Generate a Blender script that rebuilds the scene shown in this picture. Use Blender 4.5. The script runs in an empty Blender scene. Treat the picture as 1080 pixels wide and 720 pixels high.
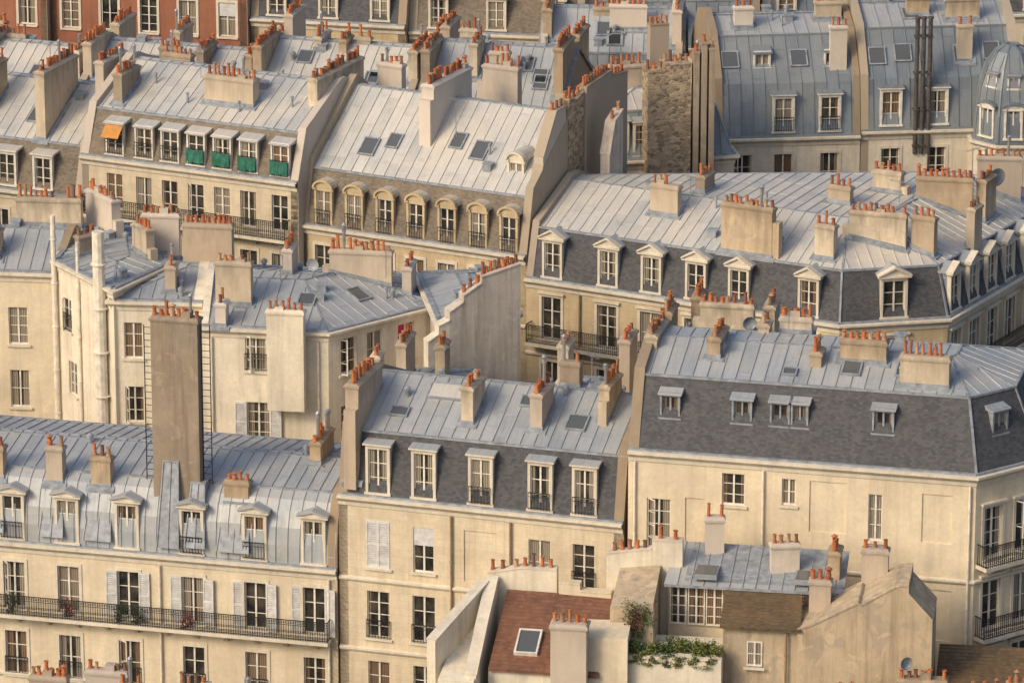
import bpy, math, random
from mathutils import Vector, Matrix
random.seed(11)
SC=bpy.context.scene
COL=SC.collection
R=random.random
def U(a,b): return a+(b-a)*R()

# ------------------------------------------------------------------ materials
def nmat(name,rough=.8,metal=0.0):
    m=bpy.data.materials.new(name);m.use_nodes=True
    nt=m.node_tree;b=nt.nodes["Principled BSDF"]
    b.inputs["Roughness"].default_value=rough;b.inputs["Metallic"].default_value=metal
    return m,nt,b
def nd(nt,t,**kw):
    n=nt.nodes.new(t)
    for k,v in kw.items(): setattr(n,k,v)
    return n
def mix(nt,f,a,b,mode='MIX'):
    n=nt.nodes.new("ShaderNodeMix");n.data_type='RGBA';n.blend_type=mode
    for i,x in ((0,f),(6,a),(7,b)):
        if hasattr(x,"is_linked"): nt.links.new(x,n.inputs[i])
        elif i==0: n.inputs[0].default_value=x
        else: n.inputs[i].default_value=(x[0],x[1],x[2],1)
    return n.outputs[2]
def noise(nt,vec,scale,detail=5,rough=.6,dist=0):
    n=nd(nt,"ShaderNodeTexNoise");n.inputs["Scale"].default_value=scale;n.inputs["Detail"].default_value=detail
    n.inputs["Roughness"].default_value=rough;n.inputs["Distortion"].default_value=dist
    if vec is not None: nt.links.new(vec,n.inputs["Vector"])
    return n.outputs["Fac"]
def mapping(nt,vec,sc):
    n=nd(nt,"ShaderNodeMapping");n.inputs["Scale"].default_value=sc;nt.links.new(vec,n.inputs["Vector"]);return n.outputs[0]
def ramp(nt,f,a,b,lo=0.0,hi=1.0):
    n=nd(nt,"ShaderNodeMapRange");n.inputs[1].default_value=a;n.inputs[2].default_value=b
    n.inputs[3].default_value=lo;n.inputs[4].default_value=hi;nt.links.new(f,n.inputs[0]);return n.outputs[0]
def bump(nt,b,h,st=.3,d=.02):
    n=nd(nt,"ShaderNodeBump");n.inputs["Strength"].default_value=st;n.inputs["Distance"].default_value=d
    nt.links.new(h,n.inputs["Height"]);nt.links.new(n.outputs[0],b.inputs["Normal"])
def mulc(c,k): return tuple(min(1,x*k) for x in c)
def stucco(name,c,course=False,soot=False,stain=.5,rubble=False,patch=None):
    m,nt,b=nmat(name,.9)
    pos=nd(nt,"ShaderNodeNewGeometry").outputs["Position"]
    n1=noise(nt,pos,.45,8,.65)
    st=noise(nt,mapping(nt,pos,(2.4,2.4,.15)),1.0,7,.65)
    col=mix(nt,ramp(nt,n1,.32,.68),mulc(c,.78),mulc(c,1.06))
    pt=noise(nt,pos,.8,4,.5,.6)
    pk=patch if patch is not None else (.55 if soot else .2)
    col=mix(nt,ramp(nt,pt,.56,.58,0,pk),col,(c[0]*.74,c[1]*.77,c[2]*.85))
    pt2=noise(nt,pos,1.1,4,.5,.9)
    col=mix(nt,ramp(nt,pt2,.60,.615,0,pk),col,mulc((c[0],c[1]*.99,c[2]*.96),1.16))
    dark=(c[0]*.38,c[1]*.35,c[2]*.35)
    col=mix(nt,ramp(nt,st,.47,.75,0,stain),col,dark)
    sp=noise(nt,pos,6,7,.75)
    col=mix(nt,ramp(nt,sp,.38,.75,0,.34),col,mulc(c,.52))
    if course:
        br=nd(nt,"ShaderNodeTexBrick");uv=nd(nt,"ShaderNodeUVMap").outputs[0];nt.links.new(uv,br.inputs["Vector"])
        br.inputs["Scale"].default_value=1;br.inputs["Brick Width"].default_value=.8;br.inputs["Row Height"].default_value=.34
        br.inputs["Mortar Size"].default_value=.007
        br.inputs["Color1"].default_value=(1,1,1,1);br.inputs["Color2"].default_value=(.93,.92,.905,1);br.inputs["Mortar"].default_value=(.8,.78,.76,1)
        col=mix(nt,1.0,col,br.outputs["Color"],'MULTIPLY')
    if rubble:
        wp=nd(nt,"ShaderNodeTexNoise");wp.inputs["Scale"].default_value=3;nt.links.new(pos,wp.inputs["Vector"])
        wv=mix(nt,.12,pos,wp.outputs["Color"])
        sc_=mapping(nt,wv,(1,1,1.7))
        vo=nd(nt,"ShaderNodeTexVoronoi");vo.inputs["Scale"].default_value=4.6;nt.links.new(sc_,vo.inputs["Vector"])
        v2=nd(nt,"ShaderNodeTexVoronoi");v2.feature='DISTANCE_TO_EDGE';v2.inputs["Scale"].default_value=4.6;nt.links.new(sc_,v2.inputs["Vector"])
        bw=nd(nt,"ShaderNodeRGBToBW");nt.links.new(vo.outputs["Color"],bw.inputs[0])
        col=mix(nt,.6,col,mix(nt,ramp(nt,bw.outputs[0],.2,.8),mulc(c,.3),mulc(c,1.5)))
        col=mix(nt,ramp(nt,v2.outputs["Distance"],.0,.07,.7,0),col,mulc(c,1.15))
        bump(nt,b,v2.outputs["Distance"],.9,.06)
    else: bump(nt,b,noise(nt,pos,9,6),.35,.03)
    if soot:
        oz=nd(nt,"ShaderNodeSeparateXYZ");nt.links.new(nd(nt,"ShaderNodeTexCoord").outputs["Object"],oz.inputs[0])
        ad=nd(nt,"ShaderNodeMath",operation='ADD');nt.links.new(oz.outputs[2],ad.inputs[0])
        nt.links.new(ramp(nt,noise(nt,mapping(nt,pos,(2,2,.6)),1.3,6),.3,.7,-.8,.8),ad.inputs[1])
        col=mix(nt,ramp(nt,ad.outputs[0],-1.1,.25,0,.68),col,mulc(c,.27))
        rnd=nd(nt,"ShaderNodeObjectInfo").outputs["Random"]
        col=mix(nt,ramp(nt,rnd,0,1,0,.65),col,(c[0]*.58,c[1]*.56,c[2]*.56))
        fr=nd(nt,"ShaderNodeMath",operation='MULTIPLY');fr.inputs[1].default_value=7.31;nt.links.new(rnd,fr.inputs[0])
        f2=nd(nt,"ShaderNodeMath",operation='FRACT');nt.links.new(fr.outputs[0],f2.inputs[0])
        g_=(c[0]+c[1]+c[2])/3
        col=mix(nt,ramp(nt,f2.outputs[0],.45,1,0,.7),col,(g_*1.08,g_*.97,g_*.88))
    nt.links.new(col,b.inputs["Base Color"]);return m
def zinc(name,c0,c1,metal=.15,rough=.5):
    m,nt,b=nmat(name,rough,metal)
    uv=nd(nt,"ShaderNodeUVMap").outputs[0]
    at=nd(nt,"ShaderNodeAttribute",attribute_name="vary").outputs["Fac"]
    pos=nd(nt,"ShaderNodeNewGeometry").outputs["Position"]
    col=mix(nt,ramp(nt,at,0,1,0,1),c0,c1)
    st=noise(nt,mapping(nt,uv,(5,.45,1)),1.2,6,.65)
    col=mix(nt,ramp(nt,st,.45,.75,0,.5),col,mulc(c0,.55))
    big=noise(nt,pos,.35,6,.6)
    col=mix(nt,ramp(nt,big,.38,.66,0,.65),col,(c1[0]*1.16,c1[1]*1.05,c1[2]*.9))
    rust=noise(nt,pos,1.0,8,.75)
    col=mix(nt,ramp(nt,rust,.56,.76,0,.45),col,(.17,.14,.115))
    sp=noise(nt,pos,7,6,.7)
    col=mix(nt,ramp(nt,sp,.5,.8,0,.25),col,mulc(c0,.6))
    nt.links.new(col,b.inputs["Base Color"])
    nt.links.new(ramp(nt,st,.3,.8,rough-.1,rough+.22),b.inputs["Roughness"])
    bump(nt,b,noise(nt,pos,3,4),.3,.03)
    return m
def slate(name,c,bw=.17,rh=.10,lich=.2,con=.7,big=.35):
    m,nt,b=nmat(name,.75);b.inputs["Specular IOR Level"].default_value=.3
    uv=nd(nt,"ShaderNodeUVMap").outputs[0];pos=nd(nt,"ShaderNodeNewGeometry").outputs["Position"]
    br=nd(nt,"ShaderNodeTexBrick");nt.links.new(uv,br.inputs["Vector"])
    br.inputs["Scale"].default_value=1;br.inputs["Brick Width"].default_value=bw;br.inputs["Row Height"].default_value=rh
    br.inputs["Mortar Size"].default_value=.004;br.inputs["Bias"].default_value=-.1
    br.inputs["Color1"].default_value=(*mulc(c,1+.4*con),1);br.inputs["Color2"].default_value=(*mulc(c,1-.4*con),1);br.inputs["Mortar"].default_value=(*mulc(c,.5),1)
    col=mix(nt,ramp(nt,noise(nt,pos,.9,7,.7),.42,.72,0,lich),br.outputs["Color"],(c[0]*1.9,c[1]*1.65,c[2]*1.3))
    col=mix(nt,ramp(nt,noise(nt,mapping(nt,uv,(3,.4,1)),1,5),.45,.8,0,big),col,mulc(c,.5))
    nt.links.new(col,b.inputs["Base Color"]);bump(nt,b,br.outputs["Fac"],-.25,.01);return m
def plain(name,c,rough=.6,metal=0,var=.15):
    m,nt,b=nmat(name,rough,metal)
    pos=nd(nt,"ShaderNodeNewGeometry").outputs["Position"]
    col=mix(nt,ramp(nt,noise(nt,pos,3,6),.3,.7),mulc(c,1-var*1.6),mulc(c,1+var))
    nt.links.new(col,b.inputs["Base Color"]);return m

M={}
M['cream']=stucco("cream_render",(.78,.675,.495),stain=.34)
M['creamB']=stucco("cream_stone",(.765,.66,.485),course=True,stain=.4)
M['white']=stucco("pale_render",(.81,.735,.59),stain=.52)
M['tan']=stucco("tan_stone",(.65,.525,.335),course=True,stain=.5)
M['grey']=stucco("grey_render",(.60,.535,.46),stain=.8,patch=.45)
M['brown']=stucco("brown_render",(.36,.29,.215),stain=.75,patch=.6)
M['redb']=stucco("red_brick",(.36,.15,.09),stain=.4)
M['stone']=stucco("white_stone_trim",(.76,.69,.56),stain=.42)
M['rubble']=stucco("rubble_stone",(.38,.295,.20),rubble=True)
M['chim']=stucco("chimney_render",(.61,.48,.325),soot=True,stain=.7)
M['chimw']=stucco("pale_chimney_render",(.73,.62,.46),soot=True,stain=.65)
M['gable']=stucco("weathered_gable_render",(.54,.435,.30),soot=False,stain=.85,patch=.7)
M['zinc']=zinc("zinc_sheet",(.285,.32,.36),(.43,.465,.50))
M['zincl']=zinc("sunlit_zinc_sheet",(.39,.41,.42),(.60,.595,.57),.12,.48)  # paler, warmer zinc: sun reflections on these roofs are put into the colour
M['zincd']=zinc("blue_zinc_sheet",(.14,.17,.205),(.245,.285,.325),.2,.5)
M['slate']=slate("slate_tiles",(.082,.085,.094))
M['slateb']=slate("brown_slate_tiles",(.175,.15,.12),lich=.4)
M['tile']=slate("clay_roof_tiles",(.175,.09,.06),.18,.22,.5)
M['tileb']=slate("old_brown_tiles",(.125,.09,.055),.18,.22,.5)
M['iron']=plain("black_iron",(.025,.027,.03),.5,.3)
M['frame']=plain("window_paint",(.74,.70,.62),.5)
M['shut']=plain("shutter_paint",(.62,.62,.61),.6)
M['green']=plain("green_cloth",(.03,.16,.11),.85,0,.3)
M['mag']=plain("magenta_curtain",(.50,.03,.11),.85,0,.25)
M['pipe']=plain("pipe_paint",(.75,.69,.58),.6)
M['pipeb']=plain("brown_pipe",(.28,.20,.13),.6)
M['alu']=plain("aluminium",(.5,.5,.5),.35,.7)
M['lead']=plain("lead_flashing",(.30,.33,.365),.55,.1,.25)
M['dk']=plain("dark_flue_metal",(.09,.08,.075),.7,.1,.3)
M['earth']=plain("earth",(.06,.04,.025),.9)
M['awn']=plain("orange_awning",(.55,.25,.06),.8)
m,nt,b=nmat("terracotta",.75)
rn=nd(nt,"ShaderNodeObjectInfo").outputs["Random"]
cr=nd(nt,"ShaderNodeValToRGB");nt.links.new(rn,cr.inputs[0])
e=cr.color_ramp.elements;e[0].position=0;e[0].color=(.48,.145,.05,1);e[1].position=1;e[1].color=(.36,.105,.045,1)
for p_,c_ in ((.25,(.62,.20,.06)),(.45,(.42,.115,.04)),(.6,(.52,.23,.10)),(.7,(.14,.08,.055)),(.8,(.54,.33,.19)),(.9,(.25,.09,.05))):
    x=cr.color_ramp.elements.new(p_);x.color=(*c_,1)
pos=nd(nt,"ShaderNodeNewGeometry").outputs["Position"]
col=mix(nt,ramp(nt,noise(nt,pos,5,5),.4,.7,0,.6),cr.outputs[0],(.13,.07,.045))
nt.links.new(col,b.inputs["Base Color"]);M['pot']=m
M['black']=plain("soot",(.012,.011,.01),.95)  # black disc in each pot mouth paints the shade of the hollow
m,nt,b=nmat("window_glass",.14)
uv=nd(nt,"ShaderNodeSeparateXYZ");nt.links.new(nd(nt,"ShaderNodeUVMap").outputs[0],uv.inputs[0])
rn=nd(nt,"ShaderNodeObjectInfo").outputs["Random"]
ab=nd(nt,"ShaderNodeMath",operation='ABSOLUTE');su=nd(nt,"ShaderNodeMath",operation='SUBTRACT');su.inputs[1].default_value=.5
nt.links.new(uv.outputs[0],su.inputs[0]);nt.links.new(su.outputs[0],ab.inputs[0])
th=ramp(nt,rn,.15,.7,.5,.08)
gt=nd(nt,"ShaderNodeMath",operation='GREATER_THAN');nt.links.new(ab.outputs[0],gt.inputs[0]);nt.links.new(th,gt.inputs[1])
bl=nd(nt,"ShaderNodeMath",operation='GREATER_THAN');nt.links.new(uv.outputs[1],bl.inputs[0]);nt.links.new(ramp(nt,rn,.78,1,1.0,.1),bl.inputs[1])
mx=nd(nt,"ShaderNodeMath",operation='MAXIMUM');nt.links.new(gt.outputs[0],mx.inputs[0]);nt.links.new(bl.outputs[0],mx.inputs[1])
pos=nd(nt,"ShaderNodeNewGeometry").outputs["Position"]
wv=nd(nt,"ShaderNodeTexWave");wv.inputs["Scale"].default_value=3.5;wv.inputs["Distortion"].default_value=2;nt.links.new(pos,wv.inputs["Vector"])
fr=nd(nt,"ShaderNodeMath",operation='MULTIPLY');fr.inputs[1].default_value=11.7;nt.links.new(rn,fr.inputs[0])
f2=nd(nt,"ShaderNodeMath",operation='FRACT');nt.links.new(fr.outputs[0],f2.inputs[0])
curA=mix(nt,wv.outputs["Fac"],(.14,.12,.095),(.36,.32,.25));curB=mix(nt,wv.outputs["Fac"],(.10,.07,.05),(.24,.16,.10))
cur=mix(nt,ramp(nt,f2.outputs[0],.6,.7),curA,curB)
drk=mix(nt,ramp(nt,noise(nt,pos,1.3,4),.35,.65),(.014,.016,.018),(.085,.075,.06))
nt.links.new(mix(nt,mx.outputs[0],drk,cur),b.inputs["Base Color"]);M['glass']=m
m,nt,b=nmat("skylight_glass",.08);b.inputs["Base Color"].default_value=(.10,.11,.12,1);M['sky']=m
m,nt,b=nmat("asphalt",.9)
pos=nd(nt,"ShaderNodeNewGeometry").outputs["Position"]
nt.links.new(mix(nt,noise(nt,pos,2,8),(.04,.04,.04),(.065,.063,.06)),b.inputs["Base Color"]);M['asphalt']=m
def leafmat(name,c):
    m,nt,b=nmat(name,.7);at=nd(nt,"ShaderNodeAttribute",attribute_name="vary").outputs["Fac"]
    nt.links.new(mix(nt,at,mulc(c,.45),mulc(c,1.5)),b.inputs["Base Color"]);return m
M['leaf']=leafmat("leaves",(.065,.10,.03));M['leafy']=leafmat("yellow_leaves",(.14,.16,.035));M['leafr']=leafmat("red_flowers",(.28,.06,.05))

# ------------------------------------------------------------------ mesh kit
class MB:
    def __init__(s): s.v=[];s.f=[];s.m=[];s.c=[];s.uv=[]
    def face(s,pts,m=0,c=None,uv=None):
        n=len(s.v);s.v+=[tuple(p) for p in pts];s.f.append(list(range(n,n+len(pts))));s.m.append(m)
        s.c.append(R() if c is None else c);s.uv.append(uv)
    def box(s,x0,x1,y0,y1,z0,z1,m=0):
        s.hexa([(x0,y0,z0),(x1,y0,z0),(x1,y1,z0),(x0,y1,z0)],[(x0,y0,z1),(x1,y0,z1),(x1,y1,z1),(x0,y1,z1)],m)
    def hexa(s,b,t,m=0):
        c=R();n=len(b)
        s.face(list(reversed(b)),m,c);s.face(t,m,c)
        for i in range(n):
            j=(i+1)%n;s.face([b[i],b[j],t[j],t[i]],m,c)
    def beam(s,p,q,w,h,m=0,up=Vector((0,0,1))):
        p=Vector(p);q=Vector(q);d=(q-p)
        if d.length<1e-4:return
        d.normalize();x=d.cross(up)
        if x.length<1e-3: x=Vector((1,0,0))
        x.normalize();u=x.cross(d);x=x*w/2;u=u*h/2
        s.hexa([p-x-u,p+x-u,p+x+u,p-x+u],[q-x-u,q+x-u,q+x+u,q-x+u],m)
    def lathe(s,prof,n=12,c=(0,0,0),m=0,cap=True):
        for i in range(n):
            a=2*math.pi*i/n;b=2*math.pi*(i+1)/n
            for (r0,z0),(r1,z1) in zip(prof,prof[1:]):
                P=lambda r,z,t:(c[0]+r*math.cos(t),c[1]+r*math.sin(t),c[2]+z)
                if r1<1e-5: s.face([P(r0,z0,a),P(r0,z0,b),P(r1,z1,a)],m,.5)
                elif r0<1e-5: s.face([P(r0,z0,a),P(r1,z1,b),P(r1,z1,a)],m,.5)
                else: s.face([P(r0,z0,a),P(r0,z0,b),P(r1,z1,b),P(r1,z1,a)],m,.5)
    def mesh(s,name,mats):
        me=bpy.data.meshes.new(name);me.from_pydata(s.v,[],s.f)
        for k in mats: me.materials.append(M[k])
        me.polygons.foreach_set("material_index",s.m)
        at=me.attributes.new("vary",'FLOAT','FACE');at.data.foreach_set("value",s.c)
        ul=me.uv_layers.new(name="UVMap");buf=[]
        for k,f in enumerate(s.f):
            if s.uv[k]: 
                for a in s.uv[k]: buf+=list(a)
                continue
            P=[Vector(s.v[i]) for i in f];n=Vector((0,0,0))
            for i in range(len(P)):
                n+=(P[i]-P[0]).cross(P[(i+1)%len(P)]-P[0])
            if n.length<1e-9:n=Vector((0,0,1))
            n.normalize();t=Vector((0,0,1)).cross(n)
            if t.length<1e-3:t=Vector((1,0,0))
            t.normalize();w=n.cross(t)
            for p in P: buf+=[p.dot(t),p.dot(w)]
        ul.data.foreach_set("uv",buf);me.update();return me
def ob(name,me,parent=None,loc=(0,0,0),rz=0.0,mat=None):
    o=bpy.data.objects.new(name,me);COL.objects.link(o)
    if parent is not None:o.parent=parent
    if mat is not None:o.matrix_basis=mat
    else:
        o.location=loc;o.rotation_euler=(0,0,rz)
    return o
def thing(o,label,cat,group=None):
    o["label"]=label;o["category"]=cat
    if group:o["group"]=group
CACHE={}
def cached(key,fn):
    if key not in CACHE: CACHE[key]=fn()
    return CACHE[key]
# ------------------------------------------------------------------ windows
def frame_mesh(w,h,rows,fm):
    def f():
        b=MB();t=.05
        b.box(-w/2,-w/2+t,.10,.17,0,h);b.box(w/2-t,w/2,.10,.17,0,h)
        b.box(-w/2+t,w/2-t,.10,.17,h-t,h);b.box(-w/2+t,w/2-t,.10,.17,0,t*1.6)
        b.box(-.04,.04,.09,.172,t*1.6,h-t)
        for i in range(1,rows):
            z=h*i/rows;b.box(-w/2+t,-.04,.115,.16,z-.016,z+.016);b.box(.04,w/2-t,.115,.16,z-.016,z+.016)
        return b.mesh("window_frame",[fm])
    return cached(("fr",w,h,rows,fm),f)
def pane_mesh(w,h):
    def f():
        b=MB();b.face([(-w/2,.145,0),(w/2,.145,0),(w/2,.145,h),(-w/2,.145,h)],0,.5,[(0,0),(1,0),(1,1),(0,1)])
        return b.mesh("glass_pane",['glass'])
    return cached(("pn",w,h),f)
def leaf_mesh(w,h,rows):
    def f():   # one casement leaf swung open
        b=MB();t=.05;L=w/2-.03
        b.box(0,t,-.02,.02,0,h);b.box(L-t,L,-.02,.02,0,h);b.box(t,L-t,-.02,.02,0,t*1.4);b.box(t,L-t,-.02,.02,h-t,h)
        for i in range(1,rows): z=h*i/rows;b.box(t,L-t,-.015,.015,z-.015,z+.015)
        return b.mesh("open_casement",['frame'])
    return cached(("lf",w,h,rows),f)
def blind_mesh(w,h):
    def f():
        b=MB();n=max(1,int(h/.09))
        for i in range(n): b.box(-w/2,w/2,.04,.07+.012*(i%2),h*i/n,h*(i+1)/n-.006)
        return b.mesh("roller_blind",['shut'])
    return cached(("bl",w,h),f)
def sur_mesh(w,h,k,sm):
    def f():
        b=MB()
        if k>=1: b.box(-w/2-.12,w/2+.12,-.10,.0,-.10,0)
        if k>=2:
            b.box(-w/2-.14,-w/2,-.04,.02,0,h);b.box(w/2,w/2+.14,-.04,.02,0,h);b.box(-w/2-.14,w/2+.14,-.04,.02,h,h+.16)
        if k>=3: b.box(-w/2-.2,w/2+.2,-.16,.0,h+.163,h+.26)
        return b.mesh("window_surround",[sm])
    return cached(("su",w,h,k,sm),f)
def rail_mesh(L,h,mt='iron',deep=0,sp=.11):
    def f():
        b=MB();n=max(2,int(L/(sp if deep else .13)))
        b.box(-L/2,L/2,-.02,.02,h-.035,h);b.box(-L/2,L/2,-.015,.015,.06,.09);b.box(-L/2,L/2,-.012,.012,h*.74,h*.74+.02)
        for i in range(n+1):
            x=-L/2+L*i/n;b.box(x-.010,x+.010,-.010,.010,.0,h)
        if deep:
          for i in range(n):
            x=-L/2+L*(i+.5)/n;r=L/n*.42
            for z in (h*.2,h*.42,h*.87):
                for a in range(6):
                    t0=a*math.pi/3;t1=t0+math.pi/3
                    b.beam((x+r*math.cos(t0),0,z+r*math.sin(t0)),(x+r*math.cos(t1),0,z+r*math.sin(t1)),.014,.016)
          for sx in (-L/2,L/2):
                b.box(sx-.02,sx+.02,0,deep,h-.035,h);b.box(sx-.015,sx+.015,0,deep,.06,.09)
                k=int(deep/.11)
                for j in range(k): y=deep*(j+.5)/k;b.box(sx-.01,sx+.01,y-.01,y+.01,0,h)
        return b.mesh("railing",[mt])
    return cached(("rl",round(L,2),h,mt,deep),f)
def shutter_mesh(w,h):
    def f():
        b=MB();b.box(0,w,0,.035,0,h);n=int(h/.1)
        for i in range(n):
            z=h*i/n
            if z>.1 and z<h-.15: b.face([(.05,-.003,z),(w-.05,-.003,z),(w-.05,-.025,z+.06),(.05,-.025,z+.06)])
        b.box(0,.05,-.03,0,0,h);b.box(w-.05,w,-.03,0,0,h);b.box(.05,w-.05,-.03,0,0,.09);b.box(.05,w-.05,-.03,0,h-.09,h);b.box(.05,w-.05,-.03,0,h/2-.04,h/2+.04)
        return b.mesh("shutter",['shut'])
    return cached(("sh",w,h),f)
def window(parent,loc,rz,w,h,sur=1,rail=False,shut=False,blind=False,rows=None,sm='stone',fm='frame',railm='iron',curtain=None,closed=False):
    if rows is None: rows=random.choice([2,3,3,4]) if h>1.3 else 2
    o=ob("window",frame_mesh(w,h,rows,fm),parent,loc,rz)
    ob("glass_pane",pane_mesh(w,h),o)
    if sur: ob("window_surround",sur_mesh(w,h,sur,sm),o)
    if rail: ob("window_railing",rail_mesh(w+.06,.85,railm),o,(0,-.06,.02))
    r=R()
    if not blind and not shut and not closed and not curtain and sur:
        if r<.06: blind=random.choice([.25,.4,.6])
        elif r<.2 and h>1.3:
            q=ob("open_casement",leaf_mesh(w,h,rows),o,(-w/2+.03,.09,0));q.rotation_euler=(0,0,-U(.5,1.4))
    if blind: ob("roller_blind",blind_mesh(w,round(h*blind,3)),o,(0,0,h*(1-blind)))
    if curtain:
        q=MB();n=10
        for i in range(n): x0=-w/2+.06+(w-.12)*i/n;x1=x0+(w-.12)/n;q.face([(x0,.14-.012*(i%2),.1),(x1,.14-.012*((i+1)%2),.1),(x1,.14-.012*((i+1)%2),h-.08),(x0,.14-.012*(i%2),h-.08)])
        ob("curtain",q.mesh("curtain",[curtain]),o)
    s=shutter_mesh(round(w/2,2),h)
    if closed:
        ob("shutter",s,o,(-w/2,.0,0));ob("shutter",s,o,(.005,.0,0))
    if shut:
        a=ob("shutter",s,o,(w/2+.02,-.05,0));a.rotation_euler=(0,0,-U(0,.25))
        a=ob("shutter",s,o,(-w/2-.02-w/2,-.05,0));a.rotation_euler=(0,0,U(0,.1))
    return o
# ------------------------------------------------------------------ pots
def pot_mesh(k):
    def f():
        b=MB()
        if k==0: b.lathe([(.105,0),(.115,.03),(.09,.07),(.078,.28),(.10,.305),(.10,.35),(.072,.35),(.068,.2)],11);b.lathe([(.07,.24),(0,.24)],11,m=1)
        if k==1: b.lathe([(.09,0),(.10,.04),(.085,.06),(.072,.46),(.09,.48),(.09,.53),(.068,.53),(.063,.4)],11);b.lathe([(.065,.42),(0,.42)],11,m=1)
        if k==2:
            b.lathe([(.105,0),(.105,.2),(.085,.24),(.085,.35),(.07,.35),(.07,.28)],11);b.lathe([(.07,.3),(0,.3)],11,m=1)
            b.lathe([(.13,.41),(.14,.425),(.02,.5),(0,.5)],11)
            for a in range(3):
                t=a*2.1;b.beam((.08*math.cos(t),.08*math.sin(t),.33),(.10*math.cos(t),.10*math.sin(t),.425),.018,.018)
        if k==3:
            b.lathe([(.07,0),(.07,.75),(.1,.77),(.1,.93),(.07,.95),(.05,.95)],10,m=2);b.lathe([(.13,1.0),(.02,1.1),(0,1.1)],10,m=2)
            b.lathe([(.02,.9),(.02,1.02)],6,m=2)
        return b.mesh("chimney_pot",['pot','black','alu'])
    return cached(("pot",k),f)
def stack_mesh(L,T,h,mt):
    b=MB();e=.06
    b.box(-L/2,L/2,-T/2,T/2,-h,-.2);b.box(-L/2-e*.5,L/2+e*.5,-T/2-e*.5,T/2+e*.5,-.2,-.15)
    b.box(-L/2-e,L/2+e,-T/2-e,T/2+e,-.15,-.06)
    b.hexa([(-L/2-e,-T/2-e,-.06),(L/2+e,-T/2-e,-.06),(L/2+e,T/2+e,-.06),(-L/2-e,T/2+e,-.06)],
           [(-L/2+.03,-T/2+.1,.03),(L/2-.03,-T/2+.1,.03),(L/2-.03,T/2-.1,.03),(-L/2+.03,T/2-.1,.03)])
    if R()<.45 and L>1.2:
        x=U(-L/2+.3,L/2-.5);b.box(x,x+.42,-T/2+.08,T/2-.08,.0,U(.12,.3))
    if R()<.4 and L>1.3 and h<6:
        s=random.choice((-1,1));b.box(min(s*L/2,s*(L/2+.35)),max(s*L/2,s*(L/2+.35)),-T/2+.03,T/2-.03,-h,-U(.6,1.1))
    return b.mesh("chimney_stack",[mt])
def pots(parent,L,n,z=.02,T=.5):
    if n<=0:return
    q=-L/2+.13;gap=(L-.26)/(n-1) if n>1 else 0
    base=random.choice([0,0,0,1]);gs=U(.9,1.1)
    for i in range(n):
        if n>4 and R()<.07: continue
        x=q+gap*i if n>1 else 0
        k=random.choices([base,0,1,2,3],[64,16,12,8,3])[0]
        o=ob("chimney_pot",pot_mesh(k),parent,(x+U(-.03,.03),U(-.04,.04),z));s=U(.84,1.12)*gs
        o.scale=(s,s,U(.7,1.25));o.rotation_euler=(U(-.05,.05),U(-.05,.05),U(0,6))
def chimney(parent,x,y,zt,h,L,T=.5,ang=0,n=None,mt=None):
    mt=mt or random.choice(['chim','chim','chimw','chimw','grey' if R()<.4 else 'brown'])
    o=ob("chimney_stack",stack_mesh(L,T,h,mt),parent,(x,y,zt),ang)
    m_=int((L-.05)/.255)
    if n is None:n=max(1,m_)
    elif n>3: n=max(n,m_)
    pots(o,L,n)
    return o
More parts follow.
